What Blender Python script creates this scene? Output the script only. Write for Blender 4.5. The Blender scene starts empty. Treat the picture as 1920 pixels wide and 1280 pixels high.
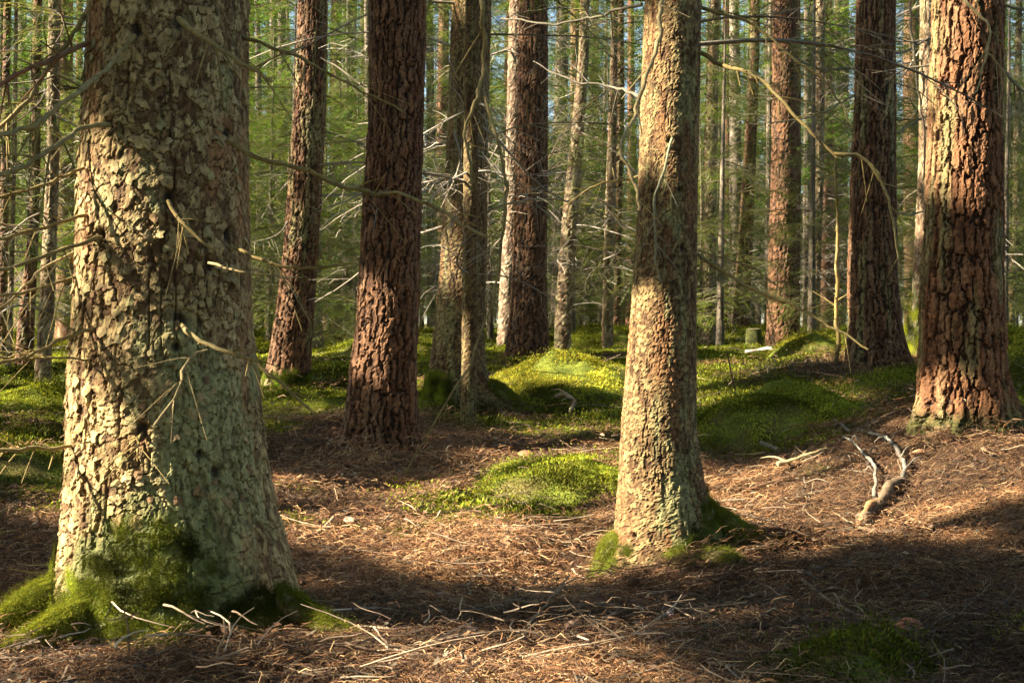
import bpy, math
import numpy as np
from mathutils import Vector

# ------------------------------------------------------------------ camera, sky, sun, exposure
S = bpy.context.scene
COL = S.collection
CAMZ, FPX, CX, CY = 0.95, 2667.0, 960.0, 640.0          # camera height, focal length in photo pixels
cam_d = bpy.data.cameras.new('camera'); cam_d.lens = 50.0; cam_d.sensor_width = 36.0
cam_d.clip_start = 0.05; cam_d.clip_end = 1500
cam_d.dof.use_dof = True; cam_d.dof.focus_distance = 7.0; cam_d.dof.aperture_fstop = 16.0
cam = bpy.data.objects.new('camera', cam_d); COL.objects.link(cam)
cam.location = (0, 0, CAMZ); cam.rotation_euler = (math.radians(90), 0, 0)
S.camera = cam
SUN_EL, SUN_AZ = math.radians(34), math.radians(9)      # azimuth: degrees towards the camera side of due left
SUNV = np.array([-math.cos(SUN_AZ)*math.cos(SUN_EL), -math.sin(SUN_AZ)*math.cos(SUN_EL), math.sin(SUN_EL)])
W = bpy.data.worlds.new('World'); S.world = W; W.use_nodes = True
wn = W.node_tree.nodes; wl = W.node_tree.links
sky = wn.new('ShaderNodeTexSky'); sky.sky_type = 'NISHITA'; sky.sun_disc = False
sky.sun_elevation = SUN_EL; sky.sun_rotation = math.atan2(SUNV[0], SUNV[1])
wl.new(sky.outputs[0], wn['Background'].inputs['Color']); wn['Background'].inputs['Strength'].default_value = 0.05
sun_d = bpy.data.lights.new('sun', 'SUN'); sun_d.energy = 5.0; sun_d.angle = math.radians(0.55); sun_d.color = (1.0, 0.88, 0.70)
sun = bpy.data.objects.new('sun', sun_d); COL.objects.link(sun)
sun.rotation_euler = Vector(SUNV).to_track_quat('Z', 'Y').to_euler(); sun.location = (-20, -5, 20)
vs = S.view_settings; vs.view_transform = 'Standard'; vs.look = 'None'; vs.gamma = 1.0; vs.exposure = 2.7
S.cycles.max_bounces = 5; S.cycles.diffuse_bounces = 3; S.cycles.transmission_bounces = 3; S.cycles.use_denoising = True; S.cycles.adaptive_threshold = .03; S.cycles.debug_use_spatial_splits = True

# ------------------------------------------------------------------ numeric helpers
def hsh(ix, iy, iz, seed):
    h = (ix.astype(np.int64)*374761393 + iy.astype(np.int64)*668265263 + iz.astype(np.int64)*2147483647 + seed*974634541) & 0xffffffff
    h = ((h ^ (h >> 13))*1274126177) & 0xffffffff
    h = ((h ^ (h >> 16))*2246822519) & 0xffffffff
    return ((h ^ (h >> 15)) & 0xffffff)/float(0xffffff)
def vnoise(x, y, z, seed=0):
    x, y, z = np.broadcast_arrays(np.asarray(x, float), np.asarray(y, float), np.asarray(z, float))
    xi, yi, zi = np.floor(x), np.floor(y), np.floor(z)
    u, v, w = x-xi, y-yi, z-zi
    u, v, w = u*u*(3-2*u), v*v*(3-2*v), w*w*(3-2*w)
    r = 0
    for a in (0, 1):
        for b in (0, 1):
            for c in (0, 1):
                r = r + hsh(xi+a, yi+b, zi+c, seed)*(u if a else 1-u)*(v if b else 1-v)*(w if c else 1-w)
    return r
def fbm(x, y, z, seed=0, o=4):
    r, a, t = 0, 1.0, 0.0
    for k in range(o):
        r = r + a*vnoise(x*2**k, y*2**k, z*2**k, seed+k*17); t += a; a *= .5
    return r/t
def sstep(a, b, x):
    t = np.clip((x-a)/(b-a), 0, 1); return t*t*(3-2*t)
def mix(a, b, t):
    return np.asarray(a)*(1-t)[..., None] + np.asarray(b)*t[..., None]
def voro(a, b, period, seed, jit=.85):
    """cells on a grid that repeats every `period` along a: F1, F2, cell random x2, offset from the cell's point"""
    ia, ib = np.floor(a), np.floor(b)
    f1 = np.full(a.shape, 9.); f2 = np.full(a.shape, 9.); r1 = np.zeros(a.shape); r2 = np.zeros(a.shape); da = np.zeros(a.shape); db = np.zeros(a.shape)
    for i in (-1, 0, 1):
        for j in (-1, 0, 1):
            ca, cb = ia+i, ib+j
            m = np.mod(ca, period)
            px = ca+.5+jit*(hsh(m, cb, m*0, seed)-.5); py = cb+.5+jit*(hsh(m, cb, m*0+1, seed)-.5)
            dx, dy = a-px, b-py
            d = np.sqrt(dx*dx+dy*dy)
            n = d < f1
            f2 = np.where(n, f1, np.minimum(f2, d))
            r1 = np.where(n, hsh(m, cb, m*0+2, seed), r1); r2 = np.where(n, hsh(m, cb, m*0+3, seed), r2)
            da = np.where(n, dx, da); db = np.where(n, dy, db); f1 = np.where(n, d, f1)
    return f1, f2, r1, r2, da, db

def mk_mesh(name, V, F, C=None, smooth=True):
    """V n x 3, F m x 3/4 array or a list of such arrays, C n x 3 colours -> mesh"""
    V = np.asarray(V, np.float32)
    Fs = F if isinstance(F, list) else [F]
    Fs = [np.asarray(f, np.int32) for f in Fs if len(f)]
    me = bpy.data.meshes.new(name)
    me.vertices.add(len(V)); me.vertices.foreach_set('co', V.ravel())
    if Fs:
        lo = np.concatenate([f.ravel() for f in Fs]); ct = np.concatenate([np.full(len(f), f.shape[1]) for f in Fs])
        st = np.concatenate([[0], np.cumsum(ct)[:-1]])
        me.loops.add(len(lo)); me.loops.foreach_set('vertex_index', lo)
        me.polygons.add(len(ct)); me.polygons.foreach_set('loop_start', st.astype(np.int32))
        me.polygons.foreach_set('use_smooth', np.full(len(ct), smooth))
    me.update(calc_edges=True)
    if C is not None:
        at = me.attributes.new('Col', 'FLOAT_COLOR', 'POINT')
        at.data.foreach_set('color', np.concatenate([np.asarray(C, np.float32), np.ones((len(V), 1), np.float32)], 1).ravel())
    return me
class MB:
    """collects triangles / quads with colours into one mesh"""
    def __init__(s): s.V = []; s.T = []; s.Q = []; s.C = []; s.n = 0
    def add(s, V, F, C):
        V = np.asarray(V, float).reshape(-1, 3); F = np.asarray(F, int)
        C = np.asarray(C, float); C = np.broadcast_to(C, (len(V), 3)) if C.ndim == 1 else C
        (s.T if F.shape[1] == 3 else s.Q).append(F+s.n); s.V.append(V); s.C.append(C); s.n += len(V)
    def arr(s):
        return (np.concatenate(s.V), [np.concatenate(q) for q in (s.T, s.Q) if q], np.concatenate(s.C))
    def mesh(s, name, off=(0, 0, 0), smooth=True):
        V, F, C = s.arr(); return mk_mesh(name, V-np.asarray(off), F, C, smooth)

def smooth_path(P, n):
    """Catmull-Rom through points (any dimension)"""
    P = np.asarray(P, float)
    if len(P) == 2: P = np.stack([P[0], (P[0]+P[1])/2, P[1]])
    Q = np.concatenate([[2*P[0]-P[1]], P, [2*P[-1]-P[-2]]])
    t = np.linspace(0, len(P)-1-1e-6, n); i = t.astype(int); f = (t-i)[:, None]
    a, b, c, d = Q[i], Q[i+1], Q[i+2], Q[i+3]
    return .5*((2*b)+(c-a)*f+(2*a-5*b+4*c-d)*f*f+(3*b-a-3*c+d)*f**3)
def tube(mb, P, R, col, ns=6, bump=.15, seed=0, cap=True):
    P = np.asarray(P, float); n = len(P); R = np.broadcast_to(np.asarray(R, float), (n,))
    T = np.gradient(P, axis=0); T /= np.linalg.norm(T, axis=1)[:, None]+1e-9
    up = np.array([.13, .31, 1.]) if abs(T[:, 2]).mean() < .8 else np.array([1., .2, .1])
    A = np.cross(T, up); A /= np.linalg.norm(A, axis=1)[:, None]+1e-9; B = np.cross(T, A)
    th = np.arange(ns)*2*math.pi/ns
    rr = R[:, None]*(1+bump*(2*hsh(np.arange(n)[:, None]+0*th[None].astype(int), np.arange(ns)[None]+0*np.arange(n)[:, None], np.zeros((n, ns)), seed+5)-1))
    V = P[:, None]+rr[..., None]*(np.cos(th)[None, :, None]*A[:, None]+np.sin(th)[None, :, None]*B[:, None])
    i = np.arange(n-1)[:, None]*ns; j = np.arange(ns)[None]; k = (j+1) % ns
    F = np.stack([i+j, i+k, i+ns+k, i+ns+j], -1).reshape(-1, 4)
    C = np.asarray(col, float)
    if C.ndim == 1:
        v = .75+.5*hsh(np.arange(n), np.arange(n)*0, np.arange(n)*0, seed+9)
        C = C[None]*v[:, None]
    C = np.repeat(C, ns, 0)
    mb.add(V.reshape(-1, 3), F, C)
    if cap:
        for e, fl in ((0, 1), (n-1, 0)):
            c = P[e]; ring = V[e]; VV = np.concatenate([ring, [c]])
            q = np.stack([np.arange(ns), (np.arange(ns)+1) % ns, np.full(ns, ns)], 1)
            mb.add(VV, q if not fl else q[:, ::-1], C[e*ns])

def px3(px, py, d):
    """photo pixel at depth d (metres along the view axis) -> point"""
    return np.array([(px-CX)/FPX*d, d, CAMZ-(py-CY)/FPX*d])

# ------------------------------------------------------------------ object helpers
def obj(name, me, mat, parent=None, loc=(0, 0, 0), rot=(0, 0, 0), scale=None):
    o = bpy.data.objects.new(name, me); COL.objects.link(o)
    if mat is not None and me is not None and not me.materials: me.materials.append(mat)
    o.location = loc; o.rotation_euler = rot
    if scale is not None: o.scale = scale if hasattr(scale, '__len__') else (scale,)*3
    if parent is not None: o.parent = parent
    return o
def tag(o, label, cat, group=None):
    o['label'] = label; o['category'] = cat
    if group: o['group'] = group
    return o
def thing(name, label, cat, loc, group=None, rotz=0):
    o = bpy.data.objects.new(name, None); COL.objects.link(o); o.empty_display_size = .1
    o.location = loc; o.rotation_euler = (0, 0, rotz)
    return tag(o, label, cat, group)

# ------------------------------------------------------------------ materials
def material(name, rough=.9, spec=.2, bump=None, noise=None, transl=0., transl_col=None, objrand=0., hue=0., sheen=0., instvar=0.):
    """Col attribute as base colour, with fine procedural grain; optional translucency for leaves"""
    m = bpy.data.materials.new(name); m.use_nodes = True
    N, L = m.node_tree.nodes, m.node_tree.links
    b = N['Principled BSDF']; b.inputs['Roughness'].default_value = rough; b.inputs['Specular IOR Level'].default_value = spec
    if sheen: b.inputs['Sheen Weight'].default_value = sheen
    at = N.new('ShaderNodeAttribute'); at.attribute_name = 'Col'; c = at.outputs['Color']
    tc = N.new('ShaderNodeTexCoord')
    if noise:
        for sc_, lo, hi, stretch in noise:
            mp = N.new('ShaderNodeMapping'); mp.inputs['Scale'].default_value = (1, 1, stretch); L.new(tc.outputs['Object'], mp.inputs[0])
            nz = N.new('ShaderNodeTexNoise'); nz.inputs['Scale'].default_value = sc_; nz.inputs['Detail'].default_value = 3; L.new(mp.outputs[0], nz.inputs['Vector'])
            mr = N.new('ShaderNodeMapRange'); mr.inputs[1].default_value = .3; mr.inputs[2].default_value = .7; mr.inputs[3].default_value = lo; mr.inputs[4].default_value = hi
            L.new(nz.outputs['Fac'], mr.inputs[0])
            vm = N.new('ShaderNodeVectorMath'); vm.operation = 'SCALE'; L.new(c, vm.inputs[0]); L.new(mr.outputs[0], vm.inputs['Scale']); c = vm.outputs[0]
    if objrand or hue:
        oi = N.new('ShaderNodeObjectInfo')
        hs = N.new('ShaderNodeHueSaturation'); L.new(c, hs.inputs['Color'])
        for sock, amp, mid in (('Value', objrand, 1.0), ('Hue', hue, .5)):
            mr = N.new('ShaderNodeMapRange'); mr.inputs[3].default_value = mid-amp; mr.inputs[4].default_value = mid+amp
            if sock == 'Hue':
                fr = N.new('ShaderNodeMath'); fr.operation = 'FRACT'; ml = N.new('ShaderNodeMath'); ml.operation = 'MULTIPLY'; ml.inputs[1].default_value = 7.31
                L.new(oi.outputs['Random'], ml.inputs[0]); L.new(ml.outputs[0], fr.inputs[0]); L.new(fr.outputs[0], mr.inputs[0])
            else: L.new(oi.outputs['Random'], mr.inputs[0])
            L.new(mr.outputs[0], hs.inputs[sock])
        c = hs.outputs[0]
    if instvar:
        ia = N.new('ShaderNodeAttribute'); ia.attribute_type = 'INSTANCER'; ia.attribute_name = 'tint'
        mx = N.new('ShaderNodeVectorMath'); mx.operation = 'MULTIPLY'; L.new(c, mx.inputs[0]); L.new(ia.outputs['Color'], mx.inputs[1]); c = mx.outputs[0]
    L.new(c, b.inputs['Base Color'])
    if bump:
        nz = N.new('ShaderNodeTexNoise'); nz.inputs['Scale'].default_value = bump[0]; nz.inputs['Detail'].default_value = 3; L.new(tc.outputs['Object'], nz.inputs['Vector'])
        bp = N.new('ShaderNodeBump'); bp.inputs['Strength'].default_value = bump[1]; bp.inputs['Distance'].default_value = bump[2]
        L.new(nz.outputs['Fac'], bp.inputs['Height']); L.new(bp.outputs[0], b.inputs['Normal'])
    if transl:
        tr = N.new('ShaderNodeBsdfTranslucent'); mm = N.new('ShaderNodeVectorMath'); mm.operation = 'MULTIPLY'
        mm.inputs[1].default_value = transl_col; L.new(c, mm.inputs[0]); L.new(mm.outputs[0], tr.inputs['Color'])
        ms = N.new('ShaderNodeMixShader'); ms.inputs[0].default_value = transl
        L.new(b.outputs[0], ms.inputs[1]); L.new(tr.outputs[0], ms.inputs[2]); L.new(ms.outputs[0], N['Material Output'].inputs['Surface'])
    return m
M_BARK = material('bark', .85, .25, bump=(140, .7, .006), noise=[(75, .55, 1.45, .6)])
M_BARKFAR = material('bark_far', .9, .2, bump=(24, .8, .02), noise=[(14, .6, 1.35, .35), (2.5, .7, 1.25, .5)], objrand=.22, hue=.012)
M_FLAKE = material('bark_flake', .8, .25, bump=(180, .4, .003), noise=[(70, .75, 1.25, 1)], objrand=.28, hue=.012)
M_WOOD = material('dead_wood', .8, .25, bump=(120, .4, .003), noise=[(60, .75, 1.25, 1)])
M_GROUND = material('forest_floor', .95, .1, bump=(40, .9, .03), noise=[(45, .55, 1.45, 1), (9, .75, 1.25, 1)])
M_NEEDLE = material('spruce_needles', .55, .35, transl=.45, transl_col=(1.7, 2.1, .6), objrand=.25, hue=.02)
M_LITTER = material('needle_litter', .75, .25, instvar=1)
M_MOSS = material('moss', .9, .1, transl=.3, transl_col=(1.6, 1.5, .5), instvar=1)
M_MOSSB = material('moss_body', .95, .05, bump=(90, 1, .02), noise=[(60, .6, 1.4, 1), (7, .75, 1.3, 1)])
M_MISC = material('natural', .7, .3, bump=(90, .4, .003), noise=[(50, .8, 1.2, 1)])

# ------------------------------------------------------------------ measured trunks: rows of (y, left edge, right edge) in photo pixels, distance
TR = dict(
 big_spruce=(4.8, [(0,170,465),(200,160,465),(400,148,466),(600,140,470),(700,133,482),(800,130,492),(900,128,505),(1000,126,530),(1060,124,546),(1110,124,556),(1160,122,566)]),
 mid_spruce=(6.3, [(0,1208,1315),(200,1200,1312),(400,1195,1308),(600,1182,1305),(800,1165,1305),(900,1160,1316),(1000,1152,1336),(1060,1146,1346)]),
 red_pine=(9.0, [(0,690,800),(200,690,795),(400,678,790),(600,668,785),(700,655,782),(800,645,785),(845,640,790)]),
 right_pine=(8.2, [(0,1748,1882),(200,1742,1880),(400,1735,1880),(500,1730,1880),(600,1727,1882),(700,1724,1886),(764,1719,1893)]),
 dark_pine=(12., [(0,1605,1680),(200,1600,1680),(400,1592,1680),(500,1590,1682),(600,1590,1690),(705,1584,1700)]),
 back_spruce=(11.3, [(0,847,922),(300,835,915),(500,825,912),(600,815,908),(700,806,910),(765,800,925)]),
 thin_spruce=(9.9, [(0,873,897),(400,868,897),(600,866,895),(800,863,893)]),
 lean_pine=(13.3, [(0,558,615),(200,550,612),(400,535,602),(500,527,595),(600,515,588),(700,499,582),(738,492,583)]),
 pair_pine=(16., [(0,972,1028),(300,965,1028),(500,960,1026),(675,949,1028)]),
 pair_grey=(18., [(0,955,985),(400,945,975),(660,930,965)]),
 lit_pine=(19., [(0,1448,1495),(300,1446,1494),(500,1440,1494),(660,1436,1498)]),
 slim_grey=(22., [(0,1530,1548),(300,1524,1546),(600,1513,1537),(650,1511,1538)]),
 grey_spruce=(22., [(0,1330,1350),(300,1318,1345),(600,1310,1342),(660,1308,1345)]),
 far_dark=(26., [(100,1405,1425),(300,1393,1418),(500,1380,1410),(612,1372,1405)]),
 dim_spruce=(19.5, [(100,1085,1105),(400,1055,1085),(600,1040,1072),(672,1038,1070)]),
 slim_pale=(20., [(150,1143,1158),(400,1134,1155),(600,1128,1150),(658,1128,1150)]),
 slim_red=(24., [(200,1152,1170),(500,1148,1165),(645,1146,1164)]),
 left_dark=(16., [(400,55,75),(600,35,65),(708,25,60)]),
 left_grey=(13., [(350,85,110),(600,72,100),(752,62,92)]),
 left_thin=(15., [(300,22,31),(700,10,22)]),
 edge_red=(18., [(300,2,18),(680,-8,10)]),
 right_far=(20., [(450,1897,1912),(640,1885,1900)]),
 mossy_foot=(13., [(300,1722,1752),(560,1710,1760),(680,1690,1765)]),
)
BASE = {}
for k, (d, rows) in TR.items():
    y, l, r = rows[-1]; BASE[k] = px3((l+r)/2, y-4, d)

# ------------------------------------------------------------------ ground height
ctl = [BASE[k] for k in TR if k not in ('thin_spruce',)]
ctl += [px3(*p) for p in [(960,1280,3.95),(300,1280,4.0),(1700,1270,4.1),(1040,1085,6.3),(800,1075,6.2),(1500,1010,6.7),(1600,985,7.0),(1900,985,6.6),
        (1800,905,7.4),(1910,850,7.8),(600,900,8.0),(700,1000,6.9),(950,900,8.2),(1000,800,10.0),(1400,850,8.8),(1450,760,10.5),(50,1000,6.0),(50,880,8.0),(-100,900,7.5),
        (1250,720,12.5),(1550,1150,5.1),(1900,1130,5.0),(1350,1120,5.5),(50,1230,4.3),(700,1190,4.9),(640,700,14.),(300,740,13),(1950,760,10),(2100,820,9),(-300,800,9),(-300,1050,5.5)]]
ctl += [np.array(p) for p in [(-3,2,.05),(3,2,.05),(0,1,0),(0,-3,-.1),(-6,-2,0),(6,-2,.1),(-8,6,.25),(8,7,.5),(-12,14,.5),(12,14,.9),(0,26,1.15),(8,26,1.2),(-9,26,.95),(-18,28,1.),(18,28,1.4)]]
ctl = np.array(ctl)
def _tps(A, B):
    r2 = (A[:, None, 0]-B[None, :, 0])**2+(A[:, None, 1]-B[None, :, 1])**2
    return .5*r2*np.log(r2+1e-9)
_n = len(ctl); _K = _tps(ctl, ctl)+np.eye(_n)*.25; _Pm = np.c_[np.ones(_n), ctl[:, :2]]
_w = np.linalg.solve(np.block([[_K, _Pm], [_Pm.T, np.zeros((3, 3))]]), np.r_[ctl[:, 2], 0, 0, 0])
def gz(x, y, fine=True):
    x = np.atleast_1d(np.asarray(x, float)); y = np.atleast_1d(np.asarray(y, float))
    out = np.empty(len(x)); P = np.stack([x, y], 1)
    for s in range(0, len(x), 40000):
        Q = P[s:s+40000]; out[s:s+40000] = _tps(Q, ctl) @ _w[:_n]+_w[_n]+Q @ _w[_n+1:]
    r = np.hypot(x, y)
    far = .95+.011*(r-18)+.25*(fbm(x*.06, y*.06, 0*x, 3, 3)-.5)*np.clip((r-20)/20, 0, 4)
    f = sstep(19, 27, np.hypot(x, y-4)); back = sstep(3, 7, -y)
    z = out*(1-f)*(1-back)+far*f*(1-back)
    z = z-.10*np.exp(-(((x-.20)/.30)**2+((y-6.28)/.28)**2))+.05*np.exp(-(((x+.05)/.5)**2+((y-6.75)/.2)**2))
    if fine:
        a = np.clip(1.0, 0, 1)
        z = z+a*(.16*(fbm(x*1.3, y*1.3, 0*x, 11, 3)-.5)+.05*(fbm(x*6, y*6, 0*x, 23, 3)-.5))+.10*(fbm(x*.45, y*.45, 0*x, 31, 2)-.5)*sstep(7, 12, r)
    return z
def g1(x, y): return float(gz([x], [y])[0])
def on_ground(px, py):
    t = np.linspace(2.5, 60, 6000); x = (px-CX)/FPX*t; z = CAMZ-(py-CY)/FPX*t
    h = gz(x, t); k = np.argmax(h >= z)
    if not (h >= z).any(): k = 3000
    return np.array([x[k], t[k], h[k]])

# moss mounds: (px, py of the middle, depth, half width, half depth, height)
MOUNDS = [((1055, 715), 12.3, .66, .75, .26), ((1455, 815), 9.2, .56, .60, .30), ((1030, 925), 7.7, .42, .40, .17), ((55, 800), 10.5, .70, .6, .20),
          ((1512, 684), 14.2, .33, .4, .22), ((1615, 1290), 4.15, .24, .26, .13), ((1600, 668), 16., .7, .5, .25), ((40, 900), 8.4, .5, .4, .13), ((1130, 640), 21., .9, .8, .3), ((740, 655), 17., .8, .8, .22), ((560, 800), 11.5, .42, .4, .15),
          ((1720, 730), 10.4, .5, .45, .16), ((1915, 720), 11.2, .45, .5, .35)]
def mossmask(x, y):
    r = np.hypot(x, y)
    n = fbm(x*.9, y*.9, 0*x, 51, 4)
    u = x/np.maximum(y, .5)
    near_pine = np.zeros(len(x))
    for k in ('right_pine', 'red_pine', 'dark_pine', 'big_spruce', 'mid_spruce', 'pair_pine'):
        b = BASE[k]; near_pine = np.maximum(near_pine, np.exp(-((x-b[0])**2+(y-b[1])**2)/(1.3 if k == 'right_pine' else .55)))
    t = -.12+.38*sstep(6.6, 9.5, r)+.12*sstep(10,16,r)+.5*(fbm(x*2.7, y*2.7, 0*x, 53, 3)-.5)+.30*sstep(-.18, -.30, u)*sstep(5, 7, r)-.55*near_pine
    for (px, py), d, rx, ry, h in MOUNDS:
        if not d < 22: continue
        c = px3(px, py, d); t = t+.30*np.exp(-(((x-c[0])/(1.5*rx))**2+((y-c[1])/(1.5*ry))**2))
    m = sstep(.42, .60, n+t-.12)
    return np.clip(m, 0, 1)

# ------------------------------------------------------------------ the ground sheet
def build_ground():
    fa = np.linspace(-.46, .46, 290); ba = np.linspace(.46, 2*math.pi-.46, 60)[1:-1]
    an = np.r_[fa, ba]; na = len(an)
    rr = np.r_[np.geomspace(.6, 3.0, 14)[:-1], np.geomspace(3.0, 30, 290)[:-1], np.geomspace(30, 420, 45)]; nr = len(rr)
    A, R = np.meshgrid(an, rr, indexing='ij')
    x, y = (R*np.sin(A)).ravel(), (R*np.cos(A)).ravel()
    z = gz(x, y)
    V = np.stack([x, y, z], 1)
    i = np.arange(na)[:, None]; j = np.arange(nr-1)[None]; k = (i+1) % na
    F = np.stack([i*nr+j, i*nr+j+1, k*nr+j+1, k*nr+j], -1).reshape(-1, 4)
    c0 = len(V); V = np.concatenate([V, [[0, 0, g1(0, 0)]]])
    ii = np.arange(na); T = np.stack([ii*nr, ((ii+1) % na)*nr, np.full(na, c0)], 1)
    mm = np.r_[mossmask(x, y), 0]
    x, y = V[:, 0], V[:, 1]
    n = fbm(x*3, y*3, 0*x, 71, 3); n2 = fbm(x*14, y*14, 0*x, 72, 2)
    soil = mix((.045, .024, .012), (.12, .063, .03), sstep(.3, .7, n))
    soil = mix(soil, (.20, .12, .06), .5*sstep(.55, .8, n2))
    moss = mix((.04, .055, .012), (.10, .115, .022), sstep(.3, .7, n2))
    C = mix(soil, moss, mm)
    o = obj('ground', mk_mesh('ground', V, [F[:, ::-1], T], C), M_GROUND); o['kind'] = 'structure'
    return o
build_ground()

# ------------------------------------------------------------------ bark trunks
def trunk_funcs(key, top):
    d, rows = TR[key]
    rows = sorted(rows)
    z = np.array([CAMZ-(r[0]-CY)/FPX*d for r in rows])[::-1]
    c = np.array([((r[1]+r[2])/2-CX)/FPX*d for r in rows])[::-1]
    R = np.array([(r[2]-r[1])/2/FPX*d for r in rows])[::-1]
    sl = np.clip((c[-1]-c[-2])/(z[-1]-z[-2]), -.03, .03)
    z = np.r_[z, top]; c = np.r_[c, c[-1]+sl*.5*(top-z[-2])]; R = np.r_[R, max(.02, R[-1]*.12)]
    z = np.r_[z[0]-.4, z]; c = np.r_[c[0], c]; R = np.r_[R[0]*1.12, R]
    return d, z[1], (lambda q: np.interp(q, z, c)), (lambda q: np.interp(q, z, R))

def spruce_bark(th, z, R, seed, cell=.036, amp=.010):
    nc = max(8, int(round(2*math.pi*R/cell)))
    a = th/(2*math.pi)*nc; b = z/(cell*1.2)
    X, Y = np.cos(th)*R/cell, np.sin(th)*R/cell; Zc = z/cell
    wa = 2.2*(fbm(X*.35, Y*.35, Zc*.35, seed+1, 2)-.5)+1.1*(fbm(X*1.7, Y*1.7, Zc*1.4, seed+8, 3)-.5)
    wb = 2.2*(fbm(X*.35, Y*.35, Zc*.35, seed+2, 2)-.5)+1.1*(fbm(X*1.7, Y*1.7, Zc*1.4, seed+9, 3)-.5)
    f1, f2, r1, r2, da, db = voro(a+wa, b+wb, nc, seed)
    nc2 = int(nc*1.9)
    g1_, g2_, s1, s2, ea, eb = voro(a*nc2/nc+1.3*wa+.5, b*1.8+1.3*wb, nc2, seed+5)
    edge = sstep(.0, .13, f2-f1); edge2 = sstep(0, .16, g2_-g1_)
    plate = r1+(-.75*db+.5*(r2-.5)*da)*(s1 > .25)
    h = edge*(.30+.62*plate)+.34*edge2*(s1-.45)*edge
    fur = np.abs(fbm(X*.75+.6*wa, Y*.75, Zc*.11, seed+3, 3)-.5)*2
    crack = (1-sstep(.015, .11, fur))*sstep(.35, .55, fbm(X*.3, Y*.3, Zc*.15, seed+13, 2))
    fine = fbm(X*3.2, Y*3.2, Zc*2.6, seed+4, 3)-.5
    h = h*amp*(1-.5*crack)-crack*amp*.9+fine*amp*.55
    return h, edge*(1-.8*crack), np.clip(.65*r1+.45*s1-.05, 0, 1), s2
def pine_bark(th, z, R, seed, cell=.055, amp=.024):
    nc = max(6, int(round(2*math.pi*R/cell)))
    X, Y = np.cos(th)*R/cell, np.sin(th)*R/cell; Zc = z/cell
    wa = 1.6*(fbm(X*.4, Y*.4, Zc*.22, seed+1, 3)-.5)+1.0*(fbm(X*2.3, Y*2.3, Zc*1.1, seed+8, 4)-.5)
    wb = 1.0*(fbm(X*.4, Y*.4, Zc*.3, seed+2, 2)-.5)+.7*(fbm(X*2.3, Y*2.3, Zc*1.6, seed+9, 4)-.5)
    a = th/(2*math.pi)*nc; b = z/(cell*4.2)
    f1, f2, r1, r2, da, db = voro(a+wa, b+wb, nc, seed)
    # furrows: wide beside a plate, thin across its ends
    wide = np.abs(da)/(np.abs(da)+np.abs(db)*.9+1e-3)
    edge = sstep(.12, .8, (f2-f1)/(.05+.34*wide))
    lay = fbm(X*.9+wa, Y*.9, Zc*.45+wb, seed+5, 4)
    st = lay*7; step = (np.floor(st)+sstep(.82, 1, st-np.floor(st)))/7
    nc2 = int(nc*2.1)
    g1_, g2_, s1, s2, ea, eb = voro(a*nc2/nc+1.9*wa, b*3.1+2.0*wb, nc2, seed+7)
    sub = sstep(.0, .12, g2_-g1_)
    fine = fbm(X*4.2, Y*4.2, Zc*2.2, seed+4, 3)-.5
    h = amp*(edge*(.50+.25*r1)+.70*(step-.5)*edge+.42*(sub*.3+.7*s1)*edge)+fine*amp*.26
    return h, edge*(.5+.5*sub), r1, np.clip(.2*r2+.65*s1+.5*(step-.35), 0, 1)

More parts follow.
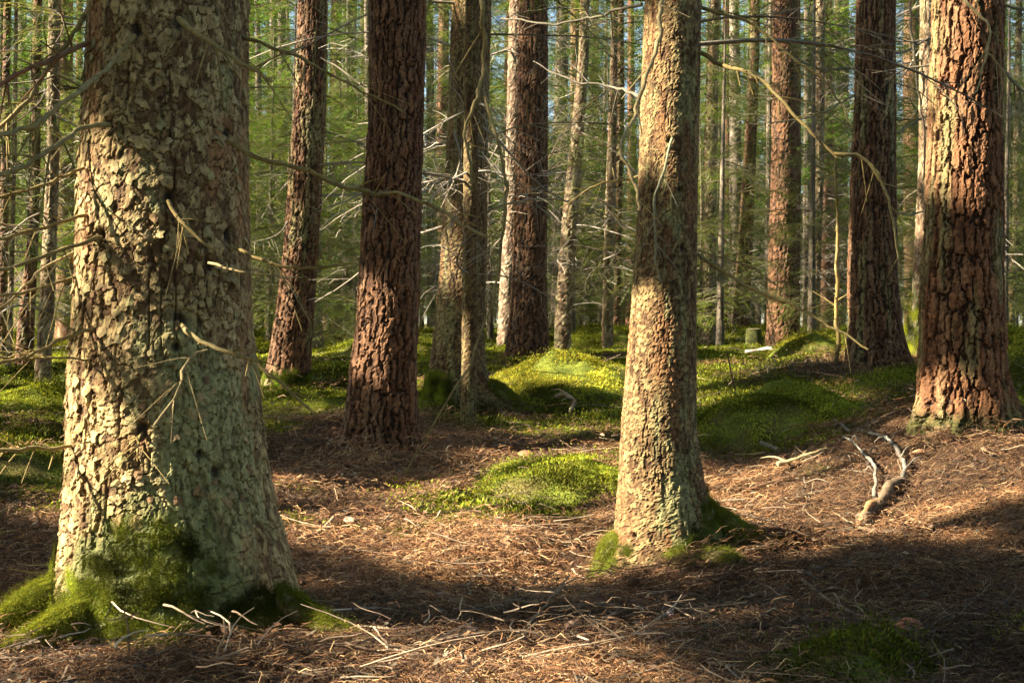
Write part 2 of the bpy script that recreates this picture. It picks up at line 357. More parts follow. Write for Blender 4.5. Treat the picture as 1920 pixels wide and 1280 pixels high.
SURF = {}
def build_trunk(key, style, top, root, seed, px_step=1.25, cell=None, amp=None, knots=(), tintc=(1, 1, 1), lobes=(), paint=None):
    d, zb, fc, fr = trunk_funcs(key, top)
    ps = 1.875*px_step/FPX*d
    z1 = CAMZ+(CY+45)/FPX*d
    zz = np.r_[np.arange(zb-.28, z1, ps), np.geomspace(1, 1+top-z1, 36)[1:]-1+z1]
    Rm = float(fr(CAMZ))
    nf = int(Rm*3.67/ps); th = np.r_[np.linspace(-1.84, 1.84, nf), np.linspace(1.84, 2*math.pi-1.84, max(12, nf//5))[1:-1]]
    TH, Z = np.meshgrid(th, zz, indexing='ij'); sh = TH.shape
    Rb = fr(Z)
    if style == 'spruce': h, e, r1, r2 = spruce_bark(TH, Z, Rm, seed, cell or .036, amp or .010)
    else: h, e, r1, r2 = pine_bark(TH, Z, Rm, seed, cell or .055, amp or .024)
    h = h*np.clip(Rb/Rm, 0, 1.2)
    zr = np.clip(Z-zb, -.3, 99)
    lob = np.zeros(sh)
    for (ang, am, wd, hh) in lobes:
        dth = np.angle(np.exp(1j*(TH-ang)))
        lob += am*np.exp(-(dth/wd)**2)*np.exp(-np.maximum(zr, -.1)/hh)
    big = .05*Rm*(fbm(np.cos(TH)*1.6, np.sin(TH)*1.6, Z*1.2, seed+30, 2)-.5)
    kd = np.zeros(sh)
    for (kx, ky, kr) in knots:
        dd = d
        for _ in range(3):
            kz = CAMZ-(ky-CY)/FPX*dd; s = np.clip(((kx-CX)/FPX*dd-fc(kz))/fr(kz), -.98, .98); kt = math.asin(s); dd = d-fr(kz)*math.cos(kt)
        q = ((np.angle(np.exp(1j*(TH-kt)))*Rm)**2/1.0+(Z-kz)**2/1.7)/kr**2
        q = q*(.6+.8*fbm(TH*20, Z*30, 0*Z, seed+88, 2))
        kd = np.maximum(kd, np.exp(-q*1.6)); h = h+.010*np.exp(-q*.35)
    r = Rb-(.85 if style == 'pine' else .6)*(amp or .01)+h+lob+big-.028*kd
    X = fc(Z)+r*np.sin(TH); Y = d-r*np.cos(TH)
    V = np.stack([X, Y, Z], -1).reshape(-1, 3)
    nz = len(zz); nt = len(th)
    i = np.arange(nt)[:, None]; j = np.arange(nz-1)[None]; k = (i+1) % nt
    F = np.stack([i*nz+j, k*nz+j, k*nz+j+1, i*nz+j+1], -1).reshape(-1, 4)
    # bark colours; the near-black pine furrows also carry painted shade
    big_n = fbm(np.cos(TH)*2.2, np.sin(TH)*2.2, Z*2.2, seed+40, 4)
    if style == 'spruce':
        c = mix((.10, .056, .028), (.36, .285, .17), sstep(.2, .8, .75*r1+.3*big_n))
        c = mix(c, (.27, .145, .08), .75*sstep(.55, .72, fbm(np.cos(TH)*3, np.sin(TH)*3, Z*3.2, seed+41, 3)))
        c = mix((.06, .032, .017), c, e)
    else:
        c = mix((.066, .028, .0115), (.185, .092, .042), sstep(.15, .85, .75*r2+.3*big_n))
        c = mix(c, (.185, .12, .066), .5*sstep(.5, .75, fbm(np.cos(TH)*3, np.sin(TH)*3, Z*2.2, seed+41, 3))*sstep(.3, .9, e))
        c = mix((.022, .013, .008), c, e)
    c = c*np.array(tintc)
    if paint: c = paint(c, TH, Z, zb, e, seed)
    c = mix(c, (.035, .025, .018), .9*sstep(.25, .8, kd))
    def surf(t, q):
        t = np.asarray(t, float); q = np.asarray(q, float); rr = fr(q)
        for (ang, am, wd, hh) in lobes:
            rr = rr+am*np.exp(-(np.angle(np.exp(1j*(t-ang)))/wd)**2)*np.exp(-np.maximum(q-zb, -.1)/hh)
        rr = rr+.05*Rm*(fbm(np.cos(t)*1.6, np.sin(t)*1.6, q*1.2, seed+30, 2)-.5)
        return np.stack([fc(q)+rr*np.sin(t), d-rr*np.cos(t), q], -1)
    def at(kx, ky):
        dd = d
        for _ in range(4):
            kz = CAMZ-(ky-CY)/FPX*dd; s_ = np.clip(((kx-CX)/FPX*dd-fc(kz))/fr(kz), -.98, .98); kt = math.asin(s_); dd = d-fr(kz)*math.cos(kt)
        return kt, kz
    SURF[key] = (surf, at, zb, fc, fr)
    off = np.array(root.location)
    me = mk_mesh(key+'_trunk', V-off, F, c.reshape(-1, 3), smooth=False)
    return obj('trunk', me, M_BARK, root)

def lichen(c, m): return mix(c, (.25, .255, .105), m)
def paint_big(c, TH, Z, zb, e, seed):
    n = fbm(np.cos(TH)*4, np.sin(TH)*4, Z*5, seed+60, 4); n2 = fbm(np.cos(TH)*11, np.sin(TH)*11, Z*13, seed+61, 3)
    reg = np.exp(-((TH-.55)/.55)**2)*np.exp(-((Z-zb-.48)/.42)**2)
    c = lichen(c, np.clip(1.0*sstep(.40, .62, .5*n+.25*n2+.42*reg), 0, 1)*(.35+.65*e)*.85)
    m = sstep(-.05, .12, (zb+.30+.16*np.cos(2.1*(TH-.0))+.30*(n2-.5)+.2*(n-.5))*1.0-Z)*np.exp(-((TH+.1)/1.0)**4)
    return mix(c, (.07, .085, .02), m*.9)
def paint_mid(c, TH, Z, zb, e, seed):
    n = fbm(np.cos(TH)*4, np.sin(TH)*4, Z*4, seed+60, 4); n2 = fbm(np.cos(TH)*9, np.sin(TH)*9, Z*14, seed+61, 3)
    c = lichen(c, .6*sstep(.56, .70, .55*n+.4*n2+.16*np.exp(-((TH-.35)/.4)**2))*(.3+.7*e))
    m = sstep(0, .1, zb+.10+.22*np.clip(TH, 0, 1.4)+.25*(n2-.5)-Z)
    return mix(c, (.065, .08, .02), m*.85)
def paint_foot(amount):
    def f(c, TH, Z, zb, e, seed):
        n2 = fbm(np.cos(TH)*6, np.sin(TH)*6, Z*7, seed+61, 3); n = fbm(np.cos(TH)*3, np.sin(TH)*3, Z*2, seed+62, 3)
        c = lichen(c, .45*sstep(.52, .7, n)*e)
        return mix(c, (.07, .085, .02), .8*sstep(0, .15, zb+amount*(.3+1.4*n2)-.3*amount-Z))
    return f

def tree(key, name, label, style, top, seed, cat=None, group=None, **kw):
    root = thing(name, label, cat or 'tree', BASE[key], group)
    build_trunk(key, style, top, root, seed, **kw)
    return root

T = {}
KN_BIG = [(335,40,.03),(255,58,.03),(205,240,.028),(428,252,.028),(316,368,.028),(430,440,.03),(395,497,.022),(338,600,.034),(265,805,.026),(375,850,.018),(407,885,.026),(190,440,.024),(330,650,.02)]
T['big'] = tree('big_spruce', 'spruce_tree', 'thick lichen-grey spruce with scaly bark, dead branches and a mossy foot', 'spruce', 24, 1, px_step=1.4, cell=.036, amp=.0075, tintc=(1.03, .95, .68), knots=KN_BIG,
                lobes=[(-1.15,.08,.30,.15),(1.0,.06,.30,.14),(.1,.02,.5,.08),(-.6,.04,.25,.12)], paint=paint_big)
T['mid'] = tree('mid_spruce', 'spruce_tree', 'slender spruce with flaky light bark and green lichen, mossy roots spreading at its foot', 'spruce', 19, 2, cell=.021, amp=.0048, tintc=(.72, .63, .43),
                knots=[(1255,262,.014),(1275,355,.016),(1222,358,.014),(1280,465,.018),(1298,120,.014),(1190,1005,.012)], lobes=[(1.2,.12,.35,.18),(-1.2,.07,.3,.10),(.3,.04,.25,.08)], paint=paint_mid)
T['rpine'] = tree('right_pine', 'pine_tree', 'stout pine with deeply furrowed red-brown bark, sunlit high up, on a needle-covered rise', 'pine', 26, 3, cell=.056, amp=.028, tintc=(1.22, 1.12, 1.0),
                  lobes=[(-1.2,.05,.28,.14),(1.25,.05,.3,.14),(-.35,.03,.2,.14),(.4,.03,.2,.12)], paint=paint_foot(.04))
T['red'] = tree('red_pine', 'pine_tree', 'straight reddish pine with plated bark, beside the thick lichen-grey spruce', 'pine', 25, 4, cell=.050, amp=.021, lobes=[(-1.2,.05,.3,.12),(1.2,.05,.3,.10)])
T['dpine'] = tree('dark_pine', 'pine_tree', 'dark furrowed pine with flaring foot, next to the stout red-brown pine', 'pine', 25, 5, cell=.055, amp=.026, lobes=[(-1.1,.10,.35,.14),(1.25,.16,.3,.15)], paint=paint_foot(.05))
T['back'] = tree('back_spruce', 'spruce_tree', 'olive-barked spruce with a wide mossy foot, behind a much thinner stem', 'spruce', 22, 6, cell=.030, amp=.007, px_step=1.4, tintc=(.58, .50, .34), lobes=[(1.2,.22,.3,.14),(-1.2,.10,.4,.18)], paint=paint_foot(.22))
T['thin'] = tree('thin_spruce', 'spruce_tree', 'thin young spruce stem close in front of an olive-barked spruce', 'spruce', 10, 7, cell=.022, amp=.004, px_step=1.4, tintc=(.46, .40, .25), paint=paint_foot(.15))
T['lean'] = tree('lean_pine', 'pine_tree', 'brown pine leaning gently, its foot in green moss', 'pine', 24, 8, cell=.055, amp=.022, px_step=1.4, lobes=[(-1.2,.06,.4,.2)], paint=paint_foot(.12))
T['pair'] = tree('pair_pine', 'pine_tree', 'warm brown pine standing against a grey trunk, bare needles at its foot', 'pine', 24, 9, cell=.055, amp=.024, px_step=1.5, lobes=[(-1.2,.05,.4,.2),(1.2,.05,.4,.2)])
T['pgrey'] = tree('pair_grey', 'spruce_tree', 'pale grey spruce trunk half hidden behind a brown pine', 'spruce', 22, 10, cell=.04, amp=.008, px_step=1.6, tintc=(.8, .8, .85))
T['lit'] = tree('lit_pine', 'pine_tree', 'sunlit tall pine with pale flaked bark beside a mossy cut stump', 'pine', 25, 11, cell=.055, amp=.020, px_step=1.5)
for i, (k, nm, lb, st, tp) in enumerate([
    ('slim_grey', 'spruce_tree', 'slim straight grey spruce between the sunlit pine and the dark furrowed pine', 'spruce', 18),
    ('grey_spruce', 'spruce_tree', 'grey lichen-spotted spruce just past the slender mossy-rooted spruce', 'spruce', 20),
    ('far_dark', 'pine_tree', 'dark distant pine between the grey spotted spruce and the sunlit pine', 'pine', 22),
    ('dim_spruce', 'spruce_tree', 'dim green-shaded spruce trunk behind the sunlit moss mound', 'spruce', 18),
    ('slim_pale', 'spruce_tree', 'slim pale spruce stem close to a thin reddish stem', 'spruce', 15),
    ('slim_red', 'pine_tree', 'slim reddish pine stem close behind a pale one', 'pine', 18),
    ('left_dark', 'pine_tree', 'dark reddish stem in the shaded wood beyond the big spruce branches', 'pine', 17),
    ('left_grey', 'spruce_tree', 'grey spruce stem with mossy foot beyond the big spruce branches', 'spruce', 16),
    ('left_thin', 'spruce_tree', 'very thin dark sapling stem next to a reddish stem', 'spruce', 9),
    ('edge_red', 'pine_tree', 'reddish pine trunk cut by the edge of the view', 'pine', 18),
    ('right_far', 'spruce_tree', 'leaning dark spruce in the distance past the stout red-brown pine', 'spruce', 17),
    ('mossy_foot', 'spruce_tree', 'spruce with bright mossy swollen foot hidden behind the stout pine', 'spruce', 18)]):
    T[k] = tree(k, nm, lb, st, tp, 20+i, px_step=1.8, cell=.05, amp=.010 if st == 'spruce' else .018, paint=paint_foot(.9 if k == 'mossy_foot' else .2 if 'grey' in k else .05))

# ------------------------------------------------------------------ scatter: one object that holds its pieces and the points they stand on
def scatter_group(K):
    nm = 'scatter_%d' % K
    if nm in bpy.data.node_groups: return bpy.data.node_groups[nm]
    g = bpy.data.node_groups.new(nm, 'GeometryNodeTree')
    g.interface.new_socket('Geometry', in_out='INPUT', socket_type='NodeSocketGeometry'); g.interface.new_socket('Geometry', in_out='OUTPUT', socket_type='NodeSocketGeometry')
    N, L = g.nodes, g.links
    gi = N.new('NodeGroupInput'); go = N.new('NodeGroupOutput'); jn = N.new('GeometryNodeJoinGeometry')
    def attr(n, t):
        a = N.new('GeometryNodeInputNamedAttribute'); a.data_type = t; a.inputs['Name'].default_value = n
        return a.outputs['Attribute']
    kind = attr('kind', 'INT'); rot = attr('rot', 'FLOAT_VECTOR'); scl = attr('scl', 'FLOAT')
    er = N.new('FunctionNodeEulerToRotation'); L.new(rot, er.inputs[0])
    def sep(v):
        c = N.new('FunctionNodeCompare'); c.data_type = 'INT'; c.operation = 'EQUAL'; L.new(kind, c.inputs[2]); c.inputs[3].default_value = v
        s = N.new('GeometryNodeSeparateGeometry'); s.domain = 'POINT'; L.new(gi.outputs[0], s.inputs[0]); L.new(c.outputs[0], s.inputs[1])
        return s.outputs[0]
    for k in range(K):
        ip = N.new('GeometryNodeInstanceOnPoints'); L.new(sep(1000+k), ip.inputs['Points']); L.new(sep(k), ip.inputs['Instance'])
        L.new(er.outputs[0], ip.inputs['Rotation']); L.new(scl, ip.inputs['Scale']); L.new(ip.outputs[0], jn.inputs[0])
    L.new(jn.outputs[0], go.inputs[0])
    return g
def scatter(name, protos, pts, eul, scl, tint, mat, rng, parent=None):
    off = np.array(parent.location) if parent is not None else np.zeros(3)
    K = len(protos); V = []; Q = []; Tt = []; C = []; kind = []; n = 0
    for k, (v, fs, c) in enumerate(protos):
        for f in fs: (Tt if f.shape[1] == 3 else Q).append(f+n)
        V.append(v); C.append(c); kind += [k]*len(v); n += len(v)
    m = len(pts); V.append(np.asarray(pts)-off); C.append(np.zeros((m, 3)))
    kind = np.r_[np.array(kind), 1000+rng.integers(0, K, m)].astype(np.int32)
    me = mk_mesh(name, np.concatenate(V), [np.concatenate(q) for q in (Tt, Q) if q], np.concatenate(C), smooth=False)
    def put(nm, typ, data, key, fill):
        a = me.attributes.new(nm, typ, 'POINT'); w = 1 if data.ndim == 1 else data.shape[1]
        full = np.concatenate([np.full((n, w), fill, np.float32), data.reshape(m, w).astype(np.float32)]); a.data.foreach_set(key, full.ravel())
    a = me.attributes.new('kind', 'INT', 'POINT'); a.data.foreach_set('value', kind)
    put('rot', 'FLOAT_VECTOR', np.asarray(eul), 'vector', 0); put('scl', 'FLOAT', np.asarray(scl), 'value', 1); put('tint', 'FLOAT_VECTOR', np.asarray(tint), 'vector', 1)
    o = obj(name, me, mat, parent); o['kind'] = 'stuff'
    md = o.modifiers.new('scatter', 'NODES'); md.node_group = scatter_group(K)
    return o
def eul_from_normal(nrm, spin):
    out = np.empty((len(nrm), 3))
    for i, (n_, s_) in enumerate(zip(nrm, spin)):
        q = Vector(n_).to_track_quat('Z', 'Y'); e = (q.to_matrix() @ __import__('mathutils').Matrix.Rotation(s_, 3, 'Z')).to_euler(); out[i] = e
    return out
def ground_normals(x, y, h=.06):
    dx = (gz(x+h, y)-gz(x-h, y))/(2*h); dy = (gz(x, y+h)-gz(x, y-h))/(2*h)
    n = np.stack([-dx, -dy, np.ones(len(x))], 1); return n/np.linalg.norm(n, axis=1)[:, None]

# ------------------------------------------------------------------ boughs
def ribbon(mb, P, w, col, side):
    P = np.asarray(P); n = len(P); w = np.broadcast_to(w, (n,))
    V = np.concatenate([P-side*w[:, None]/2, P+side*w[:, None]/2]); i = np.arange(n-1)
    mb.add(V, np.stack([i, i+1, i+1+n, i+n], 1), col)
def bough(L, seed, dead=False, blade=(.028, .006), sp=.02, twsp=.075, droop=.35, rise=.12, green=(.05, .10, .018), wood=(.16, .12, .08), twl=.42, up=.25, sub=.11):
    rng = np.random.default_rng(seed); mb = MB()
    t = np.linspace(0, 1, 8)
    ax = np.stack([L*t, .05*L*np.sin(t*5+rng.uniform(0, 6)), L*(rise*t-droop*t**2)], 1)
    tube(mb, ax, np.linspace(.0075, .002, 8)*max(L, .6)*(1.15 if dead else 1), wood, ns=3, bump=.1, seed=seed, cap=False)
    cuts = []
    for tt in np.arange(.10 if dead else .14, .99, twsp/L):
        for sgn in (-1, 1):
            if rng.random() < (.45 if dead else .12): continue
            p = np.array([np.interp(tt, t, ax[:, k]) for k in range(3)])
            ang = sgn*rng.uniform(.75, 1.15); l = (L*twl*(1-tt)**.75+.07)*rng.uniform(.55, 1.15)
            dz = rng.uniform(-.55, .05) if not dead else rng.uniform(-.7, .35)
            cuts.append((p, np.array([math.cos(ang), math.sin(ang), dz]), l, sgn))
            if l > .2:
                for q in range(int(l/sub)):
                    f = rng.uniform(.25, .9); a2 = ang+rng.choice([-1, 1])*rng.uniform(.5, .9)
                    cuts.append((p+f*l*cuts[-1][1]*.9, np.array([math.cos(a2), math.sin(a2), dz+rng.uniform(-.3, .1)]), l*rng.uniform(.25, .5), sgn))
    cuts.append((ax[-2], ax[-1]-ax[-2], .12, 1))
    for (p, dr, l, sgn) in cuts:
        dr = dr/np.linalg.norm(dr); e = p+dr*l; mid = (p+e)/2+np.array([0, 0, .06*l])+(rng.normal(0, .05*l, 3) if dead else 0)
        side = np.cross(dr, (0, 0, 1)); side /= np.linalg.norm(side)+1e-9
        ribbon(mb, [p, mid, e], np.array([.0045, .0035, .002])*(1.3 if dead else 1), np.array(wood)*rng.uniform(.7, 1.4), side if rng.random() < .5 else np.cross(dr, side))
        if dead: continue
        n = max(2, int(l/sp)); f = (np.arange(n)+rng.random(n))/n
        base = p+dr*(f*l)[:, None]
        for sg in (-1, 1):
            upv = rng.uniform(-.1, .7, n)[:, None]*np.array([0, 0, 1.])*up*2
            tip = base+blade[0]*rng.uniform(.7, 1.2, n)[:, None]*(dr*.75+sg*side*.8+upv)
            V = np.stack([base-dr*blade[1]/2, base+dr*blade[1]/2, tip], 1).reshape(-1, 3)
            c = np.asarray(green)*rng.uniform(.65, 1.35)*np.array([rng.uniform(.85, 1.3), 1, rng.uniform(.7, 1.2)])
            mb.add(V, np.arange(3*n).reshape(-1, 3), c)
    return mb.arr()
def put(mb, A, loc, rz, tilt=0., sc=1., roll=0.):
    V, Fs, C = A
    c, s = math.cos(tilt), math.sin(tilt); cr, sr = math.cos(roll), math.sin(roll)
    V = V @ np.array([[1, 0, 0], [0, cr, -sr], [0, sr, cr]]).T
    V = V @ np.array([[c, 0, s], [0, 1, 0], [-s, 0, c]]).T
    c, s = math.cos(rz), math.sin(rz); V = V @ np.array([[c, -s, 0], [s, c, 0], [0, 0, 1]]).T
    V = V*sc+np.asarray(loc)
    for f in Fs: (mb.T if f.shape[1] == 3 else mb.Q).append(f+mb.n)
    mb.V.append(V); mb.C.append(C); mb.n += len(V)
G1, G2, G3 = (.042, .085, .016), (.075, .110, .019), (.028, .072, .022)
FINE = [bough(1.35, 100+i, sp=.025, blade=(.03, .007), green=g) for i, g in enumerate((G1, G2, G3, G2))]
MIDB = [bough(1.5, 120+i, blade=(.05, .012), sp=.045, twsp=.11, green=g) for i, g in enumerate((G1, G2, G3, G1, G2))]
FARB = [bough(1.6, 140+i, blade=(.085, .022), sp=.075, twsp=.16, green=g) for i, g in enumerate((G1, G2, G2, G1))]
DEADB = [bough(1.3, 160+i, dead=True, droop=dr, wood=w, twsp=.10) for i, (dr, w) in enumerate([(.25, (.26, .22, .16)), (.5, (.30, .26, .20)), (.1, (.15, .125, .09)), (.35, (.20, .165, .115))])]
def crown(kinds, z0, z1, n, length, seed, base=1.5, tilt=(-.15, .35), keep=None, rad=.05, fill=0, mb=None):
    """boughs all round an upright axis from z0 to z1; length(f) gives their reach at height fraction f"""
    rng = np.random.default_rng(seed); mb = mb or MB(); f = np.sort(rng.random(n)); rz = (np.arange(n)*2.39996+rng.normal(0, .4, n))
    for i in range(n):
        z = z0+(z1-z0)*f[i]; l = length(f[i])*rng.uniform(.7, 1.15); ti = rng.uniform(*tilt)
        r0 = rad
        if fill: r0 = max(0, l-fill)*math.sqrt(rng.random()); l = fill*rng.uniform(.8, 1.2); z -= .25*r0
        if keep is not None and not keep(z, rz[i], l, ti, r0): continue
        put(mb, kinds[rng.integers(len(kinds))], (r0*math.cos(rz[i]), r0*math.sin(rz[i]), z), rz[i], ti, l/base, rng.normal(0, .2))
    return mb.mesh('crown')

# low trunk for distant trees
def far_trunk(h, r, style, seed):
    zz = np.r_[np.linspace(-.3, 1.2, 14), np.linspace(1.5, h, 34)]; th = np.linspace(0, 2*math.pi, 25)[:-1]
    TH, Z = np.meshgrid(th, zz, indexing='ij')
    R = r*(1-.93*np.clip(Z/h, 0, 1))+.35*r*np.exp(-np.maximum(Z, 0)/.25)*(.7+.5*np.cos(TH*3+seed))
    R = R*(1+.10*(fbm(np.cos(TH)*3, np.sin(TH)*3, Z*3, seed, 3)-.5))
    wob = .06*np.sin(Z*.35+seed); X = wob+R*np.sin(TH); Y = -R*np.cos(TH)
    nz, nt = len(zz), len(th); i = np.arange(nt)[:, None]; j = np.arange(nz-1)[None]; k = (i+1) % nt
    F = np.stack([i*nz+j, k*nz+j, k*nz+j+1, i*nz+j+1], -1).reshape(-1, 4)
    n = fbm(np.cos(TH)*3, np.sin(TH)*3, Z*1.5, seed+4, 3)
    if style == 'spruce': c = mix((.10, .075, .05), (.22, .18, .13), sstep(.3, .7, n)); c = mix(c, (.07, .085, .02), .8*sstep(0, .3, .25*n+.1-Z))
    else: c = mix((.13, .062, .033), (.24, .14, .08), sstep(.3, .7, n))
    return mk_mesh('trunk', np.stack([X, Y, Z], -1).reshape(-1, 3), F, c.reshape(-1, 3))

# ------------------------------------------------------------------ crowns and dead limbs of the measured trees
CR_SPR = [crown(MIDB, 0, 9, 60, lambda f: 1.9*(1-f)**.8+.3, 200+i) for i in range(2)]             # high spruce crown
CR_LOW = [crown(FINE, 0, 4.5, 26, lambda f: 1.5, 210+i, base=1.35, tilt=(-.1, .5)) for i in range(3)]   # live boughs low on the stem
CR_PINE = [crown(FARB, 0, 6, 46, lambda f: 2.6*(1-f)**.6+.3, 220+i, base=1.6, tilt=(-.5, .1)) for i in range(2)]
DEADM = [mk_mesh('branch', *a) for a in DEADB]
def limbs(root, key, z0, z1, n, seed, sc=(.5, 1.3), side=None):
    rng = np.random.default_rng(seed); surf, at, zb, fc, fr = SURF[key]; off = np.array(root.location)
    for i in range(n):
        z = rng.uniform(z0, z1); th = rng.uniform(-math.pi, math.pi)
        if side and rng.random() < .8: th = side*rng.uniform(.6, 2.4)
        p = surf([th], [z])[0]; c = np.array([fc(z), TR[key][0], z]); p = c+(p-c)*.9
        rz = math.atan2(p[1]-c[1], p[0]-c[0])
        obj('branch', DEADM[rng.integers(4)], M_WOOD, root, p-off, (rng.normal(0, .5), rng.uniform(-.35, .45), rz+rng.normal(0, .2)), rng.uniform(*sc))
def add_crown(root, key, me, z, rz, sc=1.):
    surf, at, zb, fc, fr = SURF[key]; off = np.array(root.location); p = np.array([fc(z), TR[key][0], z])
    obj('crown', me, M_NEEDLE, root, p-off, (0, 0, rz), sc)
for i, (k, key, zc) in enumerate([('rpine', 'right_pine', 17), ('red', 'red_pine', 17), ('dpine', 'dark_pine', 17), ('lean', 'lean_pine', 16), ('pair', 'pair_pine', 17), ('lit', 'lit_pine', 18), ('far_dark', 'far_dark', 15), ('slim_red', 'slim_red', 12), ('left_dark', 'left_dark', 11), ('edge_red', 'edge_red', 12)]):
    add_crown(T[k], key, CR_PINE[i % 2], zc, i*1.3, .8 if zc < 14 else 1.15)
for i, (k, key, zc, s_) in enumerate([('big', 'big_spruce', 11, 1.4), ('mid', 'mid_spruce', 9.5, 1.0), ('back', 'back_spruce', 9, 1.3), ('pgrey', 'pair_grey', 9, 1.3)]):
    add_crown(T[k], key, CR_SPR[i % 2], zc, i*2.1, s_)
for i, (k, zc, s_) in enumerate([('thin_spruce', 3.6, .85), ('slim_grey', 5.0, 1.2), ('grey_spruce', 4.2, 1.3), ('dim_spruce', 2.2, 1.2), ('slim_pale', 3.2, 1.1), ('left_grey', 2.4, 1.1), ('left_thin', 2.0, .9), ('right_far', 3.0, 1.2), ('mossy_foot', 6.0, 1.2)]):
    r_ = T['thin'] if k == 'thin_spruce' else T[k]
    add_crown(r_, k, CR_LOW[i % 3], zc, i*1.7, s_)
    add_crown(r_, k, CR_SPR[i % 2], zc+4.0*s_, i*2.3, .9*s_)
for k, key, z0, z1, n, side in [('back', 'back_spruce', 1.6, 4.2, 16, None), ('thin', 'thin_spruce', 1.2, 3.6, 10, None), ('lean', 'lean_pine', 1.5, 4.6, 12, 1), ('pgrey', 'pair_grey', 1.5, 5.5, 12, None), ('slim_grey', 'slim_grey', 1.6, 6, 14, None),
        ('grey_spruce', 'grey_spruce', 1.6, 6, 14, None), ('dim_spruce', 'dim_spruce', 1.2, 5, 14, None), ('slim_pale', 'slim_pale', 1.3, 5, 12, None), ('left_grey', 'left_grey', 1.0, 4, 14, None), ('left_dark', 'left_dark', 1.2, 5, 8, None),
        ('left_thin', 'left_thin', .9, 4, 8, None), ('right_far', 'right_far', 1.4, 6, 12, None), ('mid', 'mid_spruce', 1.75, 3.2, 5, 1), ('mossy_foot', 'mossy_foot', 1.8, 4.5, 10, None), ('far_dark', 'far_dark', 2, 6, 6, None)]:
    limbs(T[k], key, z0, z1, n, hash_seed := 300+len(key)*7+n, side=side)

# ------------------------------------------------------------------ dead branches traced one by one on the near trees: pixel, pixel, depth; thickness in pixels from root to tip
OLIVE, PALE, RED, GREY = (.215, .155, .05), (.30, .225, .10), (.18, .08, .035), (.20, .19, .11)
def traced(root, pts, w0, w1, col, seed, twigs=7, lich=.3):
    w0, w1 = w0*.78, w1*.75; P = np.array([px3(*p) for p in pts]); dm = P[:, 1].mean()
    n = max(10, int(sum(np.linalg.norm(np.diff(P, axis=0), axis=1))/.03)); n = min(n, 60)
    Q = smooth_path(P, n); rng = np.random.default_rng(seed)
    L = np.linalg.norm(P[-1]-P[0]); jit = np.cumsum(rng.normal(0, .0042, (n, 3)), 0); jit -= np.linspace(0, 1, n)[:, None]*jit[-1]; Q = Q+jit
    R = np.linspace(w0, w1, n)/2*dm/FPX*(1+.5*(rng.random(n)-.35)*(rng.random(n) < .4))
    mb = MB()
    cn = fbm(np.arange(n)*.22, 0*np.arange(n), 0*np.arange(n), seed, 3)
    c = mix(np.array(col)*np.ones((n, 3)), np.array((.25, .245, .13))*np.ones((n, 3)), lich*.6*sstep(.5, .65, cn))*(.8+.4*rng.random(n))[:, None]
    tube(mb, Q, R, c, ns=7, bump=.14, seed=seed)
    subs = []
    for q in range(twigs):
        i = rng.integers(n//4, n-2); dr = Q[i+1]-Q[i]; dr /= np.linalg.norm(dr); v = rng.normal(0, 1, 3); v[2] -= .4; v -= v.dot(dr)*dr; v /= np.linalg.norm(v)
        l = rng.uniform(.04, .2); tw = smooth_path([Q[i], Q[i]+(dr*.5+v*.6)*l*.5, Q[i]+(dr*.8+v)*l+np.array([0, 0, -.02])], 6)
        m2 = MB(); tube(m2, tw, np.linspace(.5, .25, 6)*R[i], np.array(col)*1.05, ns=4, seed=seed+q); subs.append(m2)
    for q in range(int(L/.12)):                                  # knobs where twigs have fallen
        i = rng.integers(1, n-2); v = rng.normal(0, 1, 3); v /= np.linalg.norm(v)
        tube(mb, np.array([Q[i], Q[i]+v*R[i]*1.3, Q[i]+v*R[i]*1.9]), [R[i]*.6, R[i]*.45, R[i]*.2], np.array(col)*.9, ns=4, seed=q)
    o = obj('branch', mb.mesh('branch', np.array(root.location)), M_WOOD, root)
    for m2 in subs: obj('twig', m2.mesh('twig', np.array(root.location)), M_WOOD, o)
    return o
B = T['big']
